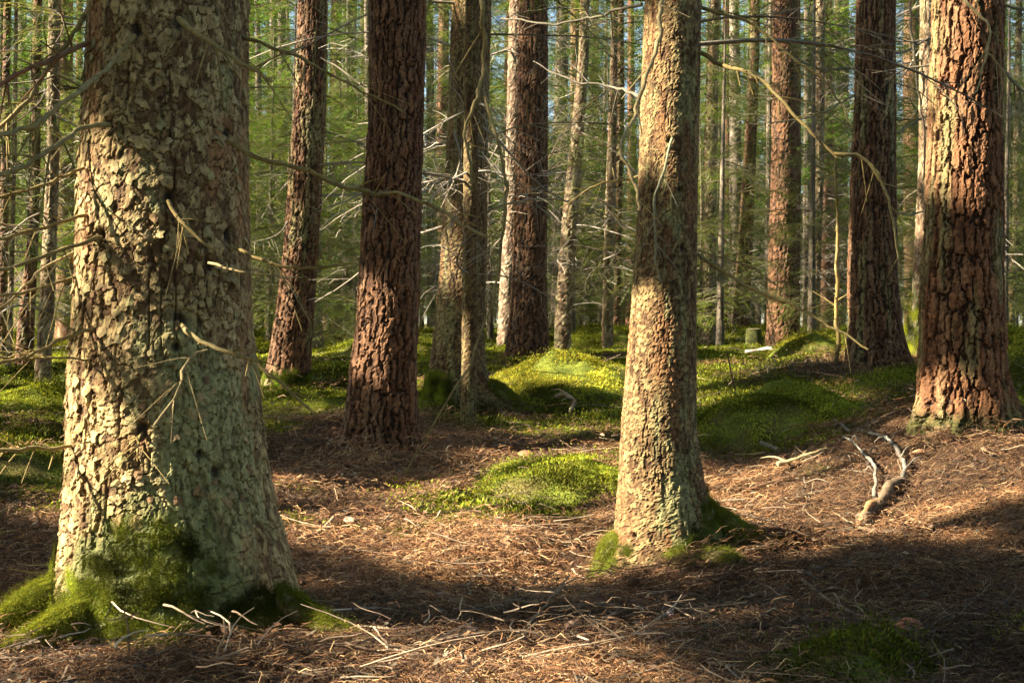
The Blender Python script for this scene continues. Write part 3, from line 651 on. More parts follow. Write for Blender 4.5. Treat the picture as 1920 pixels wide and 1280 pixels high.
for i, (pts, w0, w1, col) in enumerate([
    ([(338,40,4.52),(400,92,4.40),(465,125,4.25),(510,152,4.15)], 15, 8, OLIVE),
    ([(455,68,4.75),(540,98,4.65),(640,150,4.5),(755,210,4.4)], 10, 5, OLIVE),
    ([(425,260,4.58),(500,295,4.5),(620,335,4.4),(700,362,4.35),(780,385,4.3),(850,410,4.2),(915,445,4.15)], 13, 6, OLIVE),
    ([(428,462,4.58),(500,488,4.5),(560,497,4.45),(650,497,4.35)], 10, 6, OLIVE),
    ([(390,494,4.52),(470,512,4.42),(565,520,4.35)], 7, 4, PALE),
    ([(338,606,4.50),(400,655,4.4),(450,672,4.34),(520,710,4.26),(590,775,4.2)], 13, 6, OLIVE),
    ([(385,655,4.43),(345,680,4.38),(330,730,4.34),(290,797,4.32)], 8, 6, PALE),
    ([(314,378,4.50),(350,430,4.44),(400,468,4.40)], 11, 7, OLIVE),
    ([(255,62,4.50),(200,110,4.3),(130,170,4.0),(60,235,3.75),(-30,265,3.6)], 13, 11, OLIVE),
    ([(178,70,4.66),(90,110,4.45),(-40,172,4.2)], 13, 11, RED),
    ([(175,5,4.75),(130,75,4.7),(60,170,4.6),(-30,270,4.5)], 13, 10, OLIVE),
    ([(208,238,4.54),(130,260,4.4),(60,300,4.2),(-30,335,4.0)], 13, 12, OLIVE),
    ([(160,316,4.62),(100,340,4.5),(-30,378,4.4)], 8, 7, OLIVE),
    ([(160,402,4.6),(80,425,4.45),(-30,452,4.3)], 9, 9, OLIVE),
    ([(195,448,4.55),(120,475,4.4),(50,500,4.25),(-30,516,4.1)], 10, 9, OLIVE),
    ([(152,458,4.68),(80,500,4.6),(30,550,4.5),(-30,600,4.4)], 8, 7, PALE),
    ([(155,516,4.66),(80,540,4.55),(-30,562,4.4)], 8, 7, OLIVE),
    ([(182,622,4.58),(100,650,4.4),(-30,688,4.2)], 9, 8, OLIVE),
    ([(140,833,4.62),(60,842,4.5),(-30,847,4.4)], 9, 9, OLIVE),
    ([(186,680,4.6),(100,676,4.4),(-30,664,4.3)], 5, 5, OLIVE),
    ([(268,806,4.49),(262,828,4.44),(258,855,4.42)], 8, 5, OLIVE)]):
    traced(B, pts, w0, w1, col, 400+i)
Mt = T['mid']
for i, (pts, w0, w1, col) in enumerate([
    ([(1215,-330,6.2),(1060,-260,5.8),(950,-120,5.5),(915,0,5.4),(912,100,5.4),(905,180,5.38),(885,240,5.35),(878,300,5.32),(882,345,5.3)], 16, 5, OLIVE),
    ([(908,182,5.38),(930,260,5.3),(945,350,5.25),(940,450,5.2),(920,560,5.15),(880,680,5.1),(820,780,5.05),(762,885,5.0)], 8, 4, OLIVE),
    ([(1250,-300,6.12),(1248,-80,5.9),(1238,0,5.8),(1225,90,5.75),(1200,150,5.7),(1175,220,5.65),(1170,270,5.6),(1193,338,5.58),(1198,395,5.56)], 12, 7, PALE),
    ([(1258,258,6.15),(1245,330,6.08),(1235,380,6.06),(1240,480,6.08),(1240,528,6.1)], 7, 5, GREY),
    ([(1308,12,6.3),(1400,40,6.2),(1460,90,6.1),(1560,165,6.0),(1600,240,5.9)], 9, 4, OLIVE),
    ([(1304,95,6.3),(1370,118,6.2),(1420,150,6.1),(1490,225,5.95),(1570,295,5.85)], 11, 7, OLIVE),
    ([(1562,292,5.86),(1612,298,5.84),(1650,345,5.8),(1675,420,5.78),(1690,525,5.76)], 9, 5, OLIVE),
    ([(1300,474,6.3),(1350,505,6.2),(1430,545,6.05),(1490,575,5.95),(1560,610,5.85),(1628,655,5.75)], 10, 5, OLIVE),
    ([(1303,472,6.4),(1400,500,6.45),(1462,540,6.4)], 5, 3, OLIVE),
    ([(1205,10,6.3),(1130,30,6.5),(1050,45,6.6),(940,35,6.8)], 8, 4, (.10, .085, .055)),
    ([(1200,182,6.3),(1150,165,6.5),(1060,150,6.6),(1000,115,6.7)], 7, 3, (.12, .10, .07)),
    ([(1197,330,6.3),(1120,345,6.5),(1050,390,6.6)], 6, 3, OLIVE)]):
    traced(Mt, pts, w0, w1, col, 450+i, lich=.6 if col == GREY else .3)
Rp = T['rpine']
for i, (pts, w0, w1, col) in enumerate([
    ([(1760,-420,8.0),(1740,-200,7.2),(1770,-60,6.4),(1800,5,6.2),(1850,50,6.1),(1848,110,6.1),(1830,185,6.05)], 12, 4, PALE),
    ([(1848,100,6.1),(1870,120,6.1),(1888,142,6.1)], 5, 3, PALE),
    ([(1745,-150,8.3),(1712,-40,8.5),(1718,120,8.5),(1730,270,8.6),(1737,500,8.8)], 7, 4, (.14, .12, .08)),
    ([(1748,120,8.3),(1700,130,8.4),(1660,150,8.4)], 6, 3, (.14, .12, .08)),
    ([(1880,10,8.3),(1930,20,8.3),(1990,5,8.3)], 8, 6, (.14, .12, .08)),
    ([(1880,130,8.3),(1925,175,8.3),(1990,190,8.3)], 7, 5, (.2, .17, .1))]):
    traced(Rp, pts, w0, w1, col, 480+i)
Dp = T['dpine']
for i, (pts, w0, w1, col) in enumerate([
    ([(1604,130,12.),(1540,125,11.8),(1490,105,11.7)], 6, 3, (.14, .12, .08)), ([(1600,180,12.),(1520,220,11.6),(1440,230,11.4)], 5, 3, (.2, .17, .1)),
    ([(1680,100,12),(1760,60,12.5),(1800,55,12.8)], 6, 3, (.14, .12, .08)), ([(1682,250,12),(1730,220,12.3),(1790,215,12.5)], 6, 3, (.14, .12, .08)), ([(1683,400,12),(1730,395,12.3),(1790,370,12.5)], 5, 3, (.2, .17, .1))]):
    traced(Dp, pts, w0, w1, col, 490+i)
# dead bent sapling
sp = on_ground(1568, 690); sap = thing('dead_sapling', 'thin bent dead sapling stem, bare and olive, in front of the dark furrowed pine', 'sapling', sp)
dd = sp[1]
traced(sap, [(1568, 700, dd), (1572, 600, dd), (1570, 420, dd), (1566, 300, dd)], 12, 6, OLIVE, 495)

# ------------------------------------------------------------------ the wood behind: tree kinds that are copied
KINDS = []
def kind_tree(trunk, crowns, dead): KINDS.append((trunk, crowns, dead))
def dead_skirt(z0, z1, n, seed): return crown(DEADB, z0, z1, n, lambda f: 1.35, seed, base=1.3, tilt=(-.3, .4))
kind_tree(far_trunk(19, .17, 'spruce', 1), crown(FARB, 2.6, 18.5, 105, lambda f: 2.0*(1-f)**.9+.25, 230, base=1.6, tilt=(-.1, .35)), dead_skirt(.8, 4.2, 26, 231))
kind_tree(far_trunk(16, .13, 'spruce', 2), crown(MIDB, 1.3, 15.5, 100, lambda f: 1.8*(1-f)**.9+.2, 232, tilt=(-.1, .35)), dead_skirt(.5, 3.0, 22, 233))
kind_tree(far_trunk(23, .20, 'pine', 3), crown(FARB, 13, 22.5, 60, lambda f: 2.6*(1-f)**.6+.3, 234, base=1.6, tilt=(-.5, .1)), dead_skirt(3, 12, 10, 235))
kind_tree(far_trunk(13, .09, 'spruce', 4), crown(MIDB, 2.6, 12.8, 60, lambda f: 1.3*(1-f)**.7+.2, 236, tilt=(-.1, .4)), dead_skirt(.6, 3.5, 26, 237))
kind_tree(far_trunk(5.2, .05, 'spruce', 5), crown(FINE, .5, 5.0, 64, lambda f: 1.25*(1-f)**.8+.15, 238, base=1.35, tilt=(-.25, .25)), None)
SHORT = dict(big_spruce='the thick lichen-grey spruce', mid_spruce='the slender mossy-rooted spruce', red_pine='the straight reddish pine', right_pine='the stout red-brown pine', dark_pine='the dark furrowed pine',
             back_spruce='the olive-barked spruce', lean_pine='the leaning brown pine', pair_pine='the warm brown pine', lit_pine='the sunlit flaky pine', dim_spruce='the dim spruce', left_dark='the dark reddish stem')
GROUPS = [('spruce_tree', 'tall spruce with bare lower twigs', 'tall spruces in the wood behind'),
          ('spruce_tree', 'spruce with green boughs hanging low', 'low-boughed spruces in the wood behind'),
          ('pine_tree', 'tall bare-stemmed pine', 'pines in the wood behind'),
          ('spruce_tree', 'thin spruce pole bristling with dead twigs', 'thin spruces in the wood behind'),
          ('young_spruce', 'small young spruce, green to the ground', 'young spruces among the trunks')]
def plant(kind, x, y, rz, sc):
    tr, cr, dd = KINDS[kind]; nm, lb, gr = GROUPS[kind]
    u = x/max(y, .1)*FPX+CX; k = min(SHORT, key=lambda q: abs((TR[q][1][0][1]+TR[q][1][0][2])/2-u))
    r = thing(nm, lb+', beyond '+SHORT[k], 'tree', (x, y, g1(x, y)-.02), gr, rz); r.scale = (sc,)*3
    obj('trunk', tr, M_BARKFAR, r); obj('crown', cr, M_NEEDLE, r)
    if dd: o = obj('dead_twigs', dd, M_WOOD, r); o['kind'] = 'stuff'
    return r
rng = np.random.default_rng(7); spots = []; SIZE = (.85, 1.15)
main = np.array([BASE[k][:2] for k in TR])
def ok(x, y, md):
    if np.min(np.hypot(main[:, 0]-x, main[:, 1]-y)) < md: return False
    return all(math.hypot(x-a, y-b) > md for a, b in spots)
def try_plant(kinds, y0, y1, n, md, u0=-.42, u1=.42, avoid=()):
    c = 0; t = 0
    while c < n and t < n*60:
        t += 1; y = math.exp(rng.uniform(math.log(y0), math.log(y1))); u = rng.uniform(u0, u1); x = u*y
        px = CX+FPX*u
        if x < 3.3 and y < 32 and abs(y-(18.8-.158*(3.45-x))) < 1.2: continue           # a gap in the wood lets the sun reach the tall flaky pine
        if not ok(x, y, md) or any(a < px < b and y < dlim for a, b, dlim in avoid): continue
        spots.append((x, y)); plant(int(rng.choice(kinds)), x, y, rng.uniform(0, 6.28), rng.uniform(*SIZE)); c += 1
CLEAR = [(770, 850, 45), (1100, 1180, 19), (930, 1030, 19), (1420, 1500, 22), (1580, 1690, 14)]
try_plant([4], 15, 32, 46, 1.1, avoid=CLEAR)
try_plant([0, 1, 1, 3, 3, 2], 17, 32, 44, 1.5, avoid=CLEAR)
try_plant([0, 1, 2, 3, 0], 30, 60, 105, 1.6)
try_plant([0, 0, 1, 2], 60, 95, 85, 2.3)
SIZE = (1.5, 2.6)
try_plant([4], 36, 75, 64, 1.4)
SIZE = (2.2, 3.6)
try_plant([4], 75, 115, 50, 2.0)

rr_ = np.random.default_rng(21); nn_ = 0  # unseen spruces added beside and behind the camera to cut sky light
while nn_ < 30:
    x, y = (rr_.uniform(3.5, 15), rr_.uniform(-8, 20)) if nn_ < 20 else (rr_.uniform(-7, 5), rr_.uniform(-13, -3.5))
    if x > 0 and y > 0 and x < .36*y+2.6 or not ok(x, y, 1.9): continue
    spots.append((x, y)); r = plant(int(rr_.choice([0, 1, 1])), x, y, rr_.uniform(0, 6.28), rr_.uniform(.9, 1.15)); nn_ += 1
    r['label'] = 'tall unseen spruce added round the view to hold back sky light'; r['group'] = 'unseen spruces added round the view'

# ------------------------------------------------------------------ unseen spruces added towards the sun: crowns cut and filled to shape the dapples
LIT = [(850,1060,.30),(760,1020,.25),(690,960,.28),(620,985,.22),(1000,1095,.26),(1090,1110,.2),(930,1010,.16),(800,935,.15),(560,930,.15),(1500,905,.22),(1600,985,.22),(1750,905,.24),(1850,900,.22),(1700,960,.22),(1480,970,.14),(1880,840,.14),
       (860,1272,.08),(60,1245,.10),(1230,1268,.0),(660,1275,.0),(1000,885,.14),(1070,895,.12),(1430,748,.18),(1490,752,.14),(50,780,.4),(20,860,.3),(110,760,.3),(1100,810,.12),(1330,700,.2),(620,740,.2),(1400,930,.15)]
rays = [(on_ground(a, b), r) for a, b, r in LIT]
for (px, py, d, r) in [(1080,675,12.2,.5),(1000,705,12.2,.35),(1150,680,12.2,.4),(1515,660,14.1,.45),(1560,655,15,.3),(1450,630,13,.2),(1790,60,8.,.22),(1790,180,8.,.22),(1785,300,8.,.2),(1800,240,8.,.2),(1450,200,18.8,.35),(1450,320,18.8,.35),(1450,420,18.8,.35),(1450,520,18.8,.35),(1450,600,18.8,.35),
        (1212,100,6.2,.08),(1205,200,6.2,.10),(1200,280,6.2,.08),(1185,600,6.2,.07),(1180,720,6.2,.06),(1175,820,6.2,.08),(1170,900,6.2,.08),(1165,990,6.2,.08),(172,300,4.6,.02),(168,510,4.6,.02),(150,760,4.6,.05),(145,860,4.6,.06),(140,960,4.6,.06),(160,1060,4.6,.05),
        (690,560,8.8,.08),(670,700,8.8,.07),(560,430,13,.3),(560,250,13,.3),(1630,560,11.8,.16),(1620,520,11.8,.14),(940,300,17.8,.3),(940,450,17.8,.3),(845,520,11,.05),(980,420,15.8,.2),(1750,700,8.,.04)]:
    rays.append((px3(px, py, d), r))
RP = np.array([p for p, r in rays]); RR = np.array([r for p, r in rays])
def blocked(c, pad):
    v = c-RP; t = v @ SUNV; q = np.linalg.norm(v-t[:, None]*SUNV, axis=1)
    return bool(np.any((q < RR+pad) & (t > .5)))
SHB = [bough(1.0, 180+i, blade=(.17, .07), sp=.125, twsp=.22, green=g, twl=.5, up=.5, sub=.3) for i, g in enumerate((G1, G2, G1))]
SHADE = [(px, py, None) for px in range(580, 1120, 90) for py in (1165, 1200, 1240, 1275)]+[(px, py, None) for px in range(1250, 1920, 110) for py in (1060, 1130, 1200, 1265)]
SHADE += [(px, py, 8.) for px in (1740, 1770, 1800, 1830) for py in range(360, 780, 45)]+[(px, py, 4.6) for px in (230, 290) for py in range(60, 600, 150)]+[(px, py, 8.85) for px in (665, 690, 715) for py in range(60, 820, 60)]
SHADE += [(px, py, 6.2) for px in (1195, 1215, 1235) for py in (20, 340, 400, 460, 520)]+[(px, py, None) for px in range(540, 1150, 100) for py in (850, 880)]
SHADE += [(px, py, 9.8) for px in (866, 880) for py in range(0, 780, 70)]+[(px, py, 11.1) for px in (815, 835, 855, 875) for py in list(range(0, 470, 60))+[600, 660, 720]]+[(px, py, None) for px, py in [(620, 900), (700, 900), (950, 955), (1060, 965), (900, 985), (1120, 985), (1030, 1050), (1450, 860), (1560, 930), (1800, 860), (1905, 935), (1650, 900), (1900, 800), (1540, 1000), (1420, 1000), (700, 870)]]
SPEC = [(-4.6, 1.2, 9, 1.4, 260, 1.9), (-6.5, 4.2, 12, 1.6, 400, 2.2), (-6.2, -1.6, 11, 1.6, 260, 2.2), (-9.5, 1.2, 15, 2.5, 420, 2.6), (-9.2, -3.2, 15, 2.5, 240, 2.6), (-9.0, 6.6, 13, 2.5, 420, 2.4), (-13, 3.2, 17, 3, 400, 2.8), (-13.5, -1, 17, 3, 260, 2.8),
        (-12.5, 8.6, 16, 3, 300, 2.6), (-3.2, -1.8, 8, 1.6, 160, 1.9), (-7.6, 9.8, 13, 3, 380, 2.4), (-10.6, 12.2, 16, 3, 360, 2.6), (-16.5, 6.5, 19, 4, 300, 2.8), (-16.5, 11.5, 19, 4, 240, 2.8), (-17.5, 1.5, 19, 4, 280, 2.8), (-9.5, 14.2, 15, 4, 200, 2.2), (-5.6, 6.6, 8.5, 2.6, 260, 1.6)]
EXTRA = {i: [] for i in range(len(SPEC))}  # extra boughs added on the sun rays of points kept in shade
re_ = np.random.default_rng(3)
for (px, py, d) in SHADE:
    P0 = on_ground(px, py) if d is None else px3(px, py, d)
    for rep_ in range(5):
        P = P0+re_.normal(0, .10, 3); best = []
        for i, (x, y, h, z0, n, r) in enumerate(SPEC):
            t = ((np.array([x, y])-P[:2]) @ SUNV[:2])/(SUNV[:2] @ SUNV[:2]); Q = P+SUNV*t; q = math.hypot(Q[0]-x, Q[1]-y); f = (Q[2]-z0)/(h-z0)
            if t > 1 and 0 < f < .93 and q < 1.25*(r*(1-f)**.6+.6): best.append((q, i, Q))
        re_.shuffle(best)
        for q, i, Q in best[:2]:
            x, y = SPEC[i][:2]; rz = math.atan2(Q[1]-y, Q[0]-x); l = re_.uniform(.7, 1.0); c = Q-np.array([math.cos(rz), math.sin(rz), -.12])*l*.5
            if not any(blocked(c+np.array([math.cos(rz), math.sin(rz), -.15])*l*f_, .22*l) for f_ in (.2, .6, .95)): EXTRA[i].append((c, rz, l))
def shade_tree(i, x, y, h, z0, n, reach, seed):
    z = g1(x, y); root = thing('spruce_tree', 'unseen spruce added towards the sun, its crown shaped to shade the view', 'tree', (x, y, z), 'added shading spruces towards the sun')
    obj('trunk', far_trunk(h, .11, 'spruce', seed), M_BARKFAR, root)
    def keep(zz, rz, l, ti, r0):
        dirv = np.array([math.cos(rz)*math.cos(ti), math.sin(rz)*math.cos(ti), -math.sin(ti)])
        return not any(blocked(np.array([x+r0*math.cos(rz), y+r0*math.sin(rz), z+zz])+dirv*l*f+np.array([0, 0, -.15*l*f]), .30*l) for f in (.2, .6, .95))
    mb = MB()
    for c, rz, l in EXTRA[i]: put(mb, SHB[len(mb.V) % 3], c-np.array([x, y, z]), rz, 0, l)
    me = crown(SHB, z0, h, n, lambda f: reach*(1-f)**.6+.35, seed, base=1.0, tilt=(-.1, .3), keep=keep, fill=1.05, mb=mb)
    obj('crown', me, M_NEEDLE, root)
for i, sp_ in enumerate(SPEC): shade_tree(i, *sp_, 600+i)

# ------------------------------------------------------------------ ground cover
rg = np.random.default_rng(77)
def strand(mb, p, ang, l, w, rise, bend, col):
    a = np.array([math.cos(ang), math.sin(ang), 0]); s = np.array([-a[1], a[0], 0])
    P = np.array([p, p+a*l*.5+s*bend*l+np.array([0, 0, rise]), p+a*l+np.array([0, 0, rise*.3])])
    n = 3; sw = s*.85+np.array([0, 0, .5]); V = np.concatenate([P-sw*w/2, P+sw*w/2]); V[[2, 5]] = P[2]+np.array([[0, 0, 0], [0, 0, .0005]])
    mb.add(V, np.array([[0, 1, 4, 3], [1, 2, 5, 4]]), col)
def needle_clump(seed, n=1200, rad=.34):
    r = np.random.default_rng(seed); mb = MB(); V = []; C = []
    q = r.normal(0, rad*.5, (n, 2)); a = r.uniform(0, 6.28, n); l = r.uniform(.03, .08, n); w = r.uniform(.0012, .0023, n); ri = r.uniform(-.002, .018, n); be = r.uniform(-.12, .12, n)
    d = np.stack([np.cos(a), np.sin(a), 0*a], 1); sd = np.stack([-d[:, 1], d[:, 0], 0*a], 1); up = np.array([0, 0, 1.])
    p = np.c_[q, r.uniform(-.006, .016, n)]; m = p+d*(l*.5)[:, None]+sd*(be*l)[:, None]+up*ri[:, None]; e = p+d*l[:, None]+up*(ri*.3)[:, None]
    sw = (sd*.85+up*.5)*w[:, None]/2
    V = np.stack([p-sw, p+sw, m-sw, m+sw, e], 1).reshape(-1, 3); k = np.arange(n)[:, None]*5
    pal = np.array([(.29, .145, .06), (.19, .088, .036), (.46, .30, .15), (.09, .043, .022), (.22, .11, .05)])[r.integers(0, 5, n)]*r.uniform(.35, 1.3, (n, 1))
    C = np.repeat(pal, 5, 0)
    m = 45; q = r.normal(0, rad*.5, (m, 2)); a = r.uniform(0, 6.28, m); w = r.uniform(.004, .013, m); zc = r.uniform(.0, .016, m)     # bark chips and cone scales
    tx, ty = r.normal(0, .35, m), r.normal(0, .35, m); ch = []
    for j in range(4):
        an = a+j*1.5708+r.normal(0, .25, m); dx, dy = np.cos(an)*w*(1.5 if j % 2 else 1), np.sin(an)*w; ch.append(np.stack([q[:, 0]+dx, q[:, 1]+dy, zc+dx*tx+dy*ty], 1))
    V2 = np.stack(ch, 1).reshape(-1, 3); k2 = np.arange(m)[:, None]*4+len(V)
    C2 = np.repeat(np.array([(.20, .11, .06), (.10, .06, .04), (.20, .13, .08), (.20, .10, .05), (.16, .13, .09)])[r.integers(0, 5, m)]*r.uniform(.6, 1.2, (m, 1)), 4, 0)
    return np.concatenate([V, V2]), [np.concatenate([k+np.array([[0, 1, 3]]), k+np.array([[0, 3, 2]]), k+np.array([[2, 3, 4]])]), k2+np.array([[0, 1, 2, 3]])], np.concatenate([C, C2])
def twig_clump(seed, n=26, rad=.5):
    r = np.random.default_rng(seed); mb = MB()
    for i in range(n):
        q = r.normal(0, rad*.5, 2); c = np.array([(.30, .22, .14), (.20, .135, .08), (.38, .29, .19), (.12, .08, .05)][r.integers(4)])*r.uniform(.75, 1.2)
        a = r.uniform(0, 6.28); l = r.uniform(.06, .26); P = [np.array([q[0], q[1], r.uniform(0, .012)])]
        for k in range(3): a += r.normal(0, .3); P.append(P[-1]+np.array([math.cos(a), math.sin(a), 0])*l/3+np.array([0, 0, r.normal(0, .006)+.003]))
        tube(mb, smooth_path(P, 5), np.linspace(.0021, .0009, 5)*r.uniform(.6, 1.5), c, ns=3, cap=False, seed=i)
    return mb.arr()
def moss_clump(seed, n=800, rad=.2, h=.022):
    r = np.random.default_rng(seed); q = r.normal(0, rad*.48, (n, 2)); f = np.exp(-(q**2).sum(1)/(rad*rad)); a = r.uniform(0, 6.28, n)
    hh = h*r.uniform(.5, 1.3, n)*(.35+.65*f); lump = vnoise(q[:, 0]*28, q[:, 1]*28, 0*a+seed, seed)*.02
    b = np.c_[q, lump-.012]; d = np.stack([np.cos(a), np.sin(a), 0*a], 1); s_ = np.stack([-d[:, 1], d[:, 0], 0*a], 1)*.0032
    t = b+d*(hh*.9)[:, None]+np.array([0, 0, 1.])*hh[:, None]; m = (b+t)/2
    V = np.stack([b, m+s_, t, m-s_], 1).reshape(-1, 3); k = np.arange(n)[:, None]*4
    c = np.array((.155, .18, .022))*r.uniform(.45, 1.6, (n, 1))*np.c_[r.uniform(.8, 1.3, n), np.ones(n), r.uniform(.7, 1.2, n)]
    return V, [k+np.array([[0, 1, 2, 3]])], np.repeat(c, 4, 0)
NEED = [needle_clump(i) for i in range(5)]; TWIG = [twig_clump(20+i) for i in range(5)]; MOSS = [moss_clump(40+i) for i in range(4)]
def floor_pts(n, y0, y1, power, u=.5):
    """points on the floor in front of the camera and to both sides, thinning out with distance"""
    v = rg.random(n); y = (y0**(1-power)+v*(y1**(1-power)-y0**(1-power)))**(1/(1-power)) if power != 1 else y0*(y1/y0)**v
    x = rg.uniform(-1, 1, n)*(u*y+.4)
    return x, y
def lay(name, protos, x, y, sc, tint, mat, lift=.004, label=None, cat=None):
    z = gz(x, y)+lift; nr = ground_normals(x, y); e = eul_from_normal(nr, rg.uniform(0, 6.28, len(x)))
    o = scatter(name, protos, np.stack([x, y, z], 1), e, sc, tint, mat, rg)
    if label: tag(o, label, cat)
    return o
x, y = floor_pts(1400, 2.6, 14, .8); mk = mossmask(x, y); k = rg.random(len(x)) > mk*.75; x, y = x[k], y[k]; n = len(x)
tn = (.35+1.15*sstep(.25, .75, fbm(x*1.9, y*1.9, 0*x, 81, 3)))[:, None]*np.array([1, .97, .92])*rg.uniform(.7, 1.25, (n, 1))
lay('needle_litter', NEED, x, y, rg.uniform(.8, 1.1, n)*(1+.025*y), tn, M_LITTER, label='brown pine and spruce needles covering the forest floor', cat='needle litter')
x, y = floor_pts(620, 2.6, 20, .9); n = len(x)
k = fbm(x*1.1, y*1.1, 0*x, 83, 3) > .40; x, y = x[k], y[k]; n = len(x)
lay('twig_litter', TWIG, x, y, rg.uniform(.7, 1.5, n), np.ones((n, 3))*rg.uniform(.6, 1.2, (n, 1)), M_LITTER, .006, 'small dry twigs strewn over the forest floor', 'twigs')
x, y = floor_pts(5200, 4.0, 30, .55); mk = mossmask(x, y); k = rg.random(len(x)) < mk; x, y = x[k], y[k]; n = len(x)
tn = np.ones((n, 3))*(.25+1.1*sstep(.25, .75, fbm(x*2.4, y*2.4, 0*x, 85, 3)))[:, None]*rg.uniform(.6, 1.2, (n, 1))
lay('moss_carpet', MOSS, x, y, rg.uniform(.7, 1.2, n)*(1+.045*y), tn, M_MOSS, 0, 'low green moss carpet spreading between the trunks', 'moss')

# ------------------------------------------------------------------ moss mounds
MLAB = ['sunlit yellow-green moss mound in front of the dim spruce', 'large dark green moss mound between the slender spruce and the stout pine', 'low green moss cushion with grey lichen on it, beside the slender spruce', 'sunlit green moss hump beyond the big spruce branches',
        'bright yellow moss cushion behind dark heather twigs', 'small brownish moss hump in the near needle litter', 'long moss bank at the foot of the slim grey spruce', 'low moss hump on the slope left of the thick spruce', 'rounded moss hummock behind the dim spruce', 'flat mossy rise between leaning and olive spruce',
        'grassy green moss at the foot of the leaning pine', 'moss patch between the dark furrowed pine and the stout pine', 'tall dark mossy boulder-like hump past the stout pine']
def mound(i, spec):
    (px, py), d, rx, ry, h = spec; rx *= 1.2; ry *= 1.15; h *= .92
    c = on_ground(px, py) if d < 9.5 else px3(px, py, d); cx, cy = c[0], c[1]; cz = g1(cx, cy)
    root = thing('moss_mound', MLAB[i], 'moss mound', (cx, cy, cz))
    nr, na = 26, 56; rr = np.linspace(0, 1, nr)**.8; an = np.linspace(0, 2*math.pi, na+1)[:-1]
    A, R = np.meshgrid(an, rr, indexing='ij')
    wob = 1+.5*(fbm(np.cos(A)*1.3+i, np.sin(A)*1.3, 0*A, 91, 2)-.5)
    X = cx+rx*R*np.cos(A)*wob; Y = cy+ry*R*np.sin(A)*wob
    def top(x_, y_, r_): return gz(x_.ravel(), y_.ravel()).reshape(x_.shape)+h*(np.clip(1-r_**2, 0, 1)**.95)*(.70+.6*fbm(x_*3.2, y_*2.6, 0*x_, 97, 2))+.07*(fbm(x_*6, y_*6, 0*x_, 92, 3)-.5)*np.clip(1.15-r_, 0, 1)-.03*sstep(.85, 1, r_)
    Z = top(X, Y, R)
    V = np.stack([X, Y, Z], -1).reshape(-1, 3); a_ = np.arange(na)[:, None]; j = np.arange(nr-1)[None]; k = (a_+1) % na
    F = np.stack([a_*nr+j, a_*nr+j+1, k*nr+j+1, k*nr+j], -1).reshape(-1, 4)
    n1 = fbm(X*7, Y*7, 0*X, 93, 3); C = mix((.07, .085, .014), (.14, .16, .024), sstep(.3, .7, n1))
    C = mix(C, (.13, .08, .04), (.9 if i == 5 else .5)*sstep(.55, .7, fbm(X*4, Y*4, 0*X, 94, 3)))
    obj('moss_body', mk_mesh('moss_body', V-np.array(root.location), F, C.reshape(-1, 3)), M_MOSSB, root)
    sc_ = .66*(1+.04*d); n = int(min(600, 3.2*rx*ry/(.2*sc_)**2))
    q = rg.random(n)**.62*1.02; a = rg.uniform(0, 6.28, n); w = 1+.5*(fbm(np.cos(a)*1.3+i, np.sin(a)*1.3, 0*a, 91, 2)-.5)
    x, y = cx+rx*q*np.cos(a)*w, cy+ry*q*np.sin(a)*w; z = top(x, y, q); e = .02
    qq = lambda x_, y_: np.hypot((x_-cx)/(rx*w), (y_-cy)/(ry*w))
    nx = -(top(x+e, y, qq(x+e, y))-z)/e; ny = -(top(x, y+e, qq(x, y+e))-z)/e
    nr_ = np.stack([nx, ny, np.ones(n)], 1); nr_ /= np.linalg.norm(nr_, axis=1)[:, None]
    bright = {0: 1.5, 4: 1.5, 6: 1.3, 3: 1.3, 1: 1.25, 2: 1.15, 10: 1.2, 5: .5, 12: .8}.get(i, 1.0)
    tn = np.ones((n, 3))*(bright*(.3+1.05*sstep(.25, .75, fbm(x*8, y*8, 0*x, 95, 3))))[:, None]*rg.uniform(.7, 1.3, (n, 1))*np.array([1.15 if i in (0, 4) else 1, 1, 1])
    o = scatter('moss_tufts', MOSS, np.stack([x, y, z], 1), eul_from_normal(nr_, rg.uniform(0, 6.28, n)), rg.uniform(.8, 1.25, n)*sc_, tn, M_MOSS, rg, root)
    return root, top
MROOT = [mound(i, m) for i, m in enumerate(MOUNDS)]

# moss and roots at the feet of the near spruces
def foot_moss(root, key, th0, th1, z_of, n, tint, seed, stretch=1.):
    r = np.random.default_rng(seed); surf, at, zb, fc, fr = SURF[key]
    th = r.uniform(th0, th1, n); f = r.random(n); z = zb-.06+z_of(th)*f**1.15; k = fbm(th*3, z*6, 0*z, seed, 3)+.25*(1-f) > .46; th, z = th[k], z[k]; n = len(th)
    P = surf(th, z); e = .01; a = surf(th+e, z)-P; b = surf(th, z+e)-P; nn = np.cross(a, b); nn /= np.linalg.norm(nn, axis=1)[:, None]
    nn = nn+np.array([0, 0, -.25]); nn /= np.linalg.norm(nn, axis=1)[:, None]
    tn = np.ones((n, 3))*tint*np.where(th < -.35, 1.15, .6)[:, None]*(.15+1.5*sstep(.3, .7, fbm(th*5, z*7, 0*z, seed+2, 3)))[:, None]*r.uniform(.6, 1.4, (n, 1))  # tufts tinted brighter on the sunward side, light put into the colour
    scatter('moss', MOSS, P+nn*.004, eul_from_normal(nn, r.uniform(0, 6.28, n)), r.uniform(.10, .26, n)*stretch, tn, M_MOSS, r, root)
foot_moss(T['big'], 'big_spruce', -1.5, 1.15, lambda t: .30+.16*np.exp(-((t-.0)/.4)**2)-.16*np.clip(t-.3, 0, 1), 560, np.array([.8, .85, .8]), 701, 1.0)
foot_moss(T['mid'], 'mid_spruce', -.1, 1.7, lambda t: .16+.2*np.clip(t, 0, 1.3), 190, np.array([.7, .8, .8]), 702, .8)
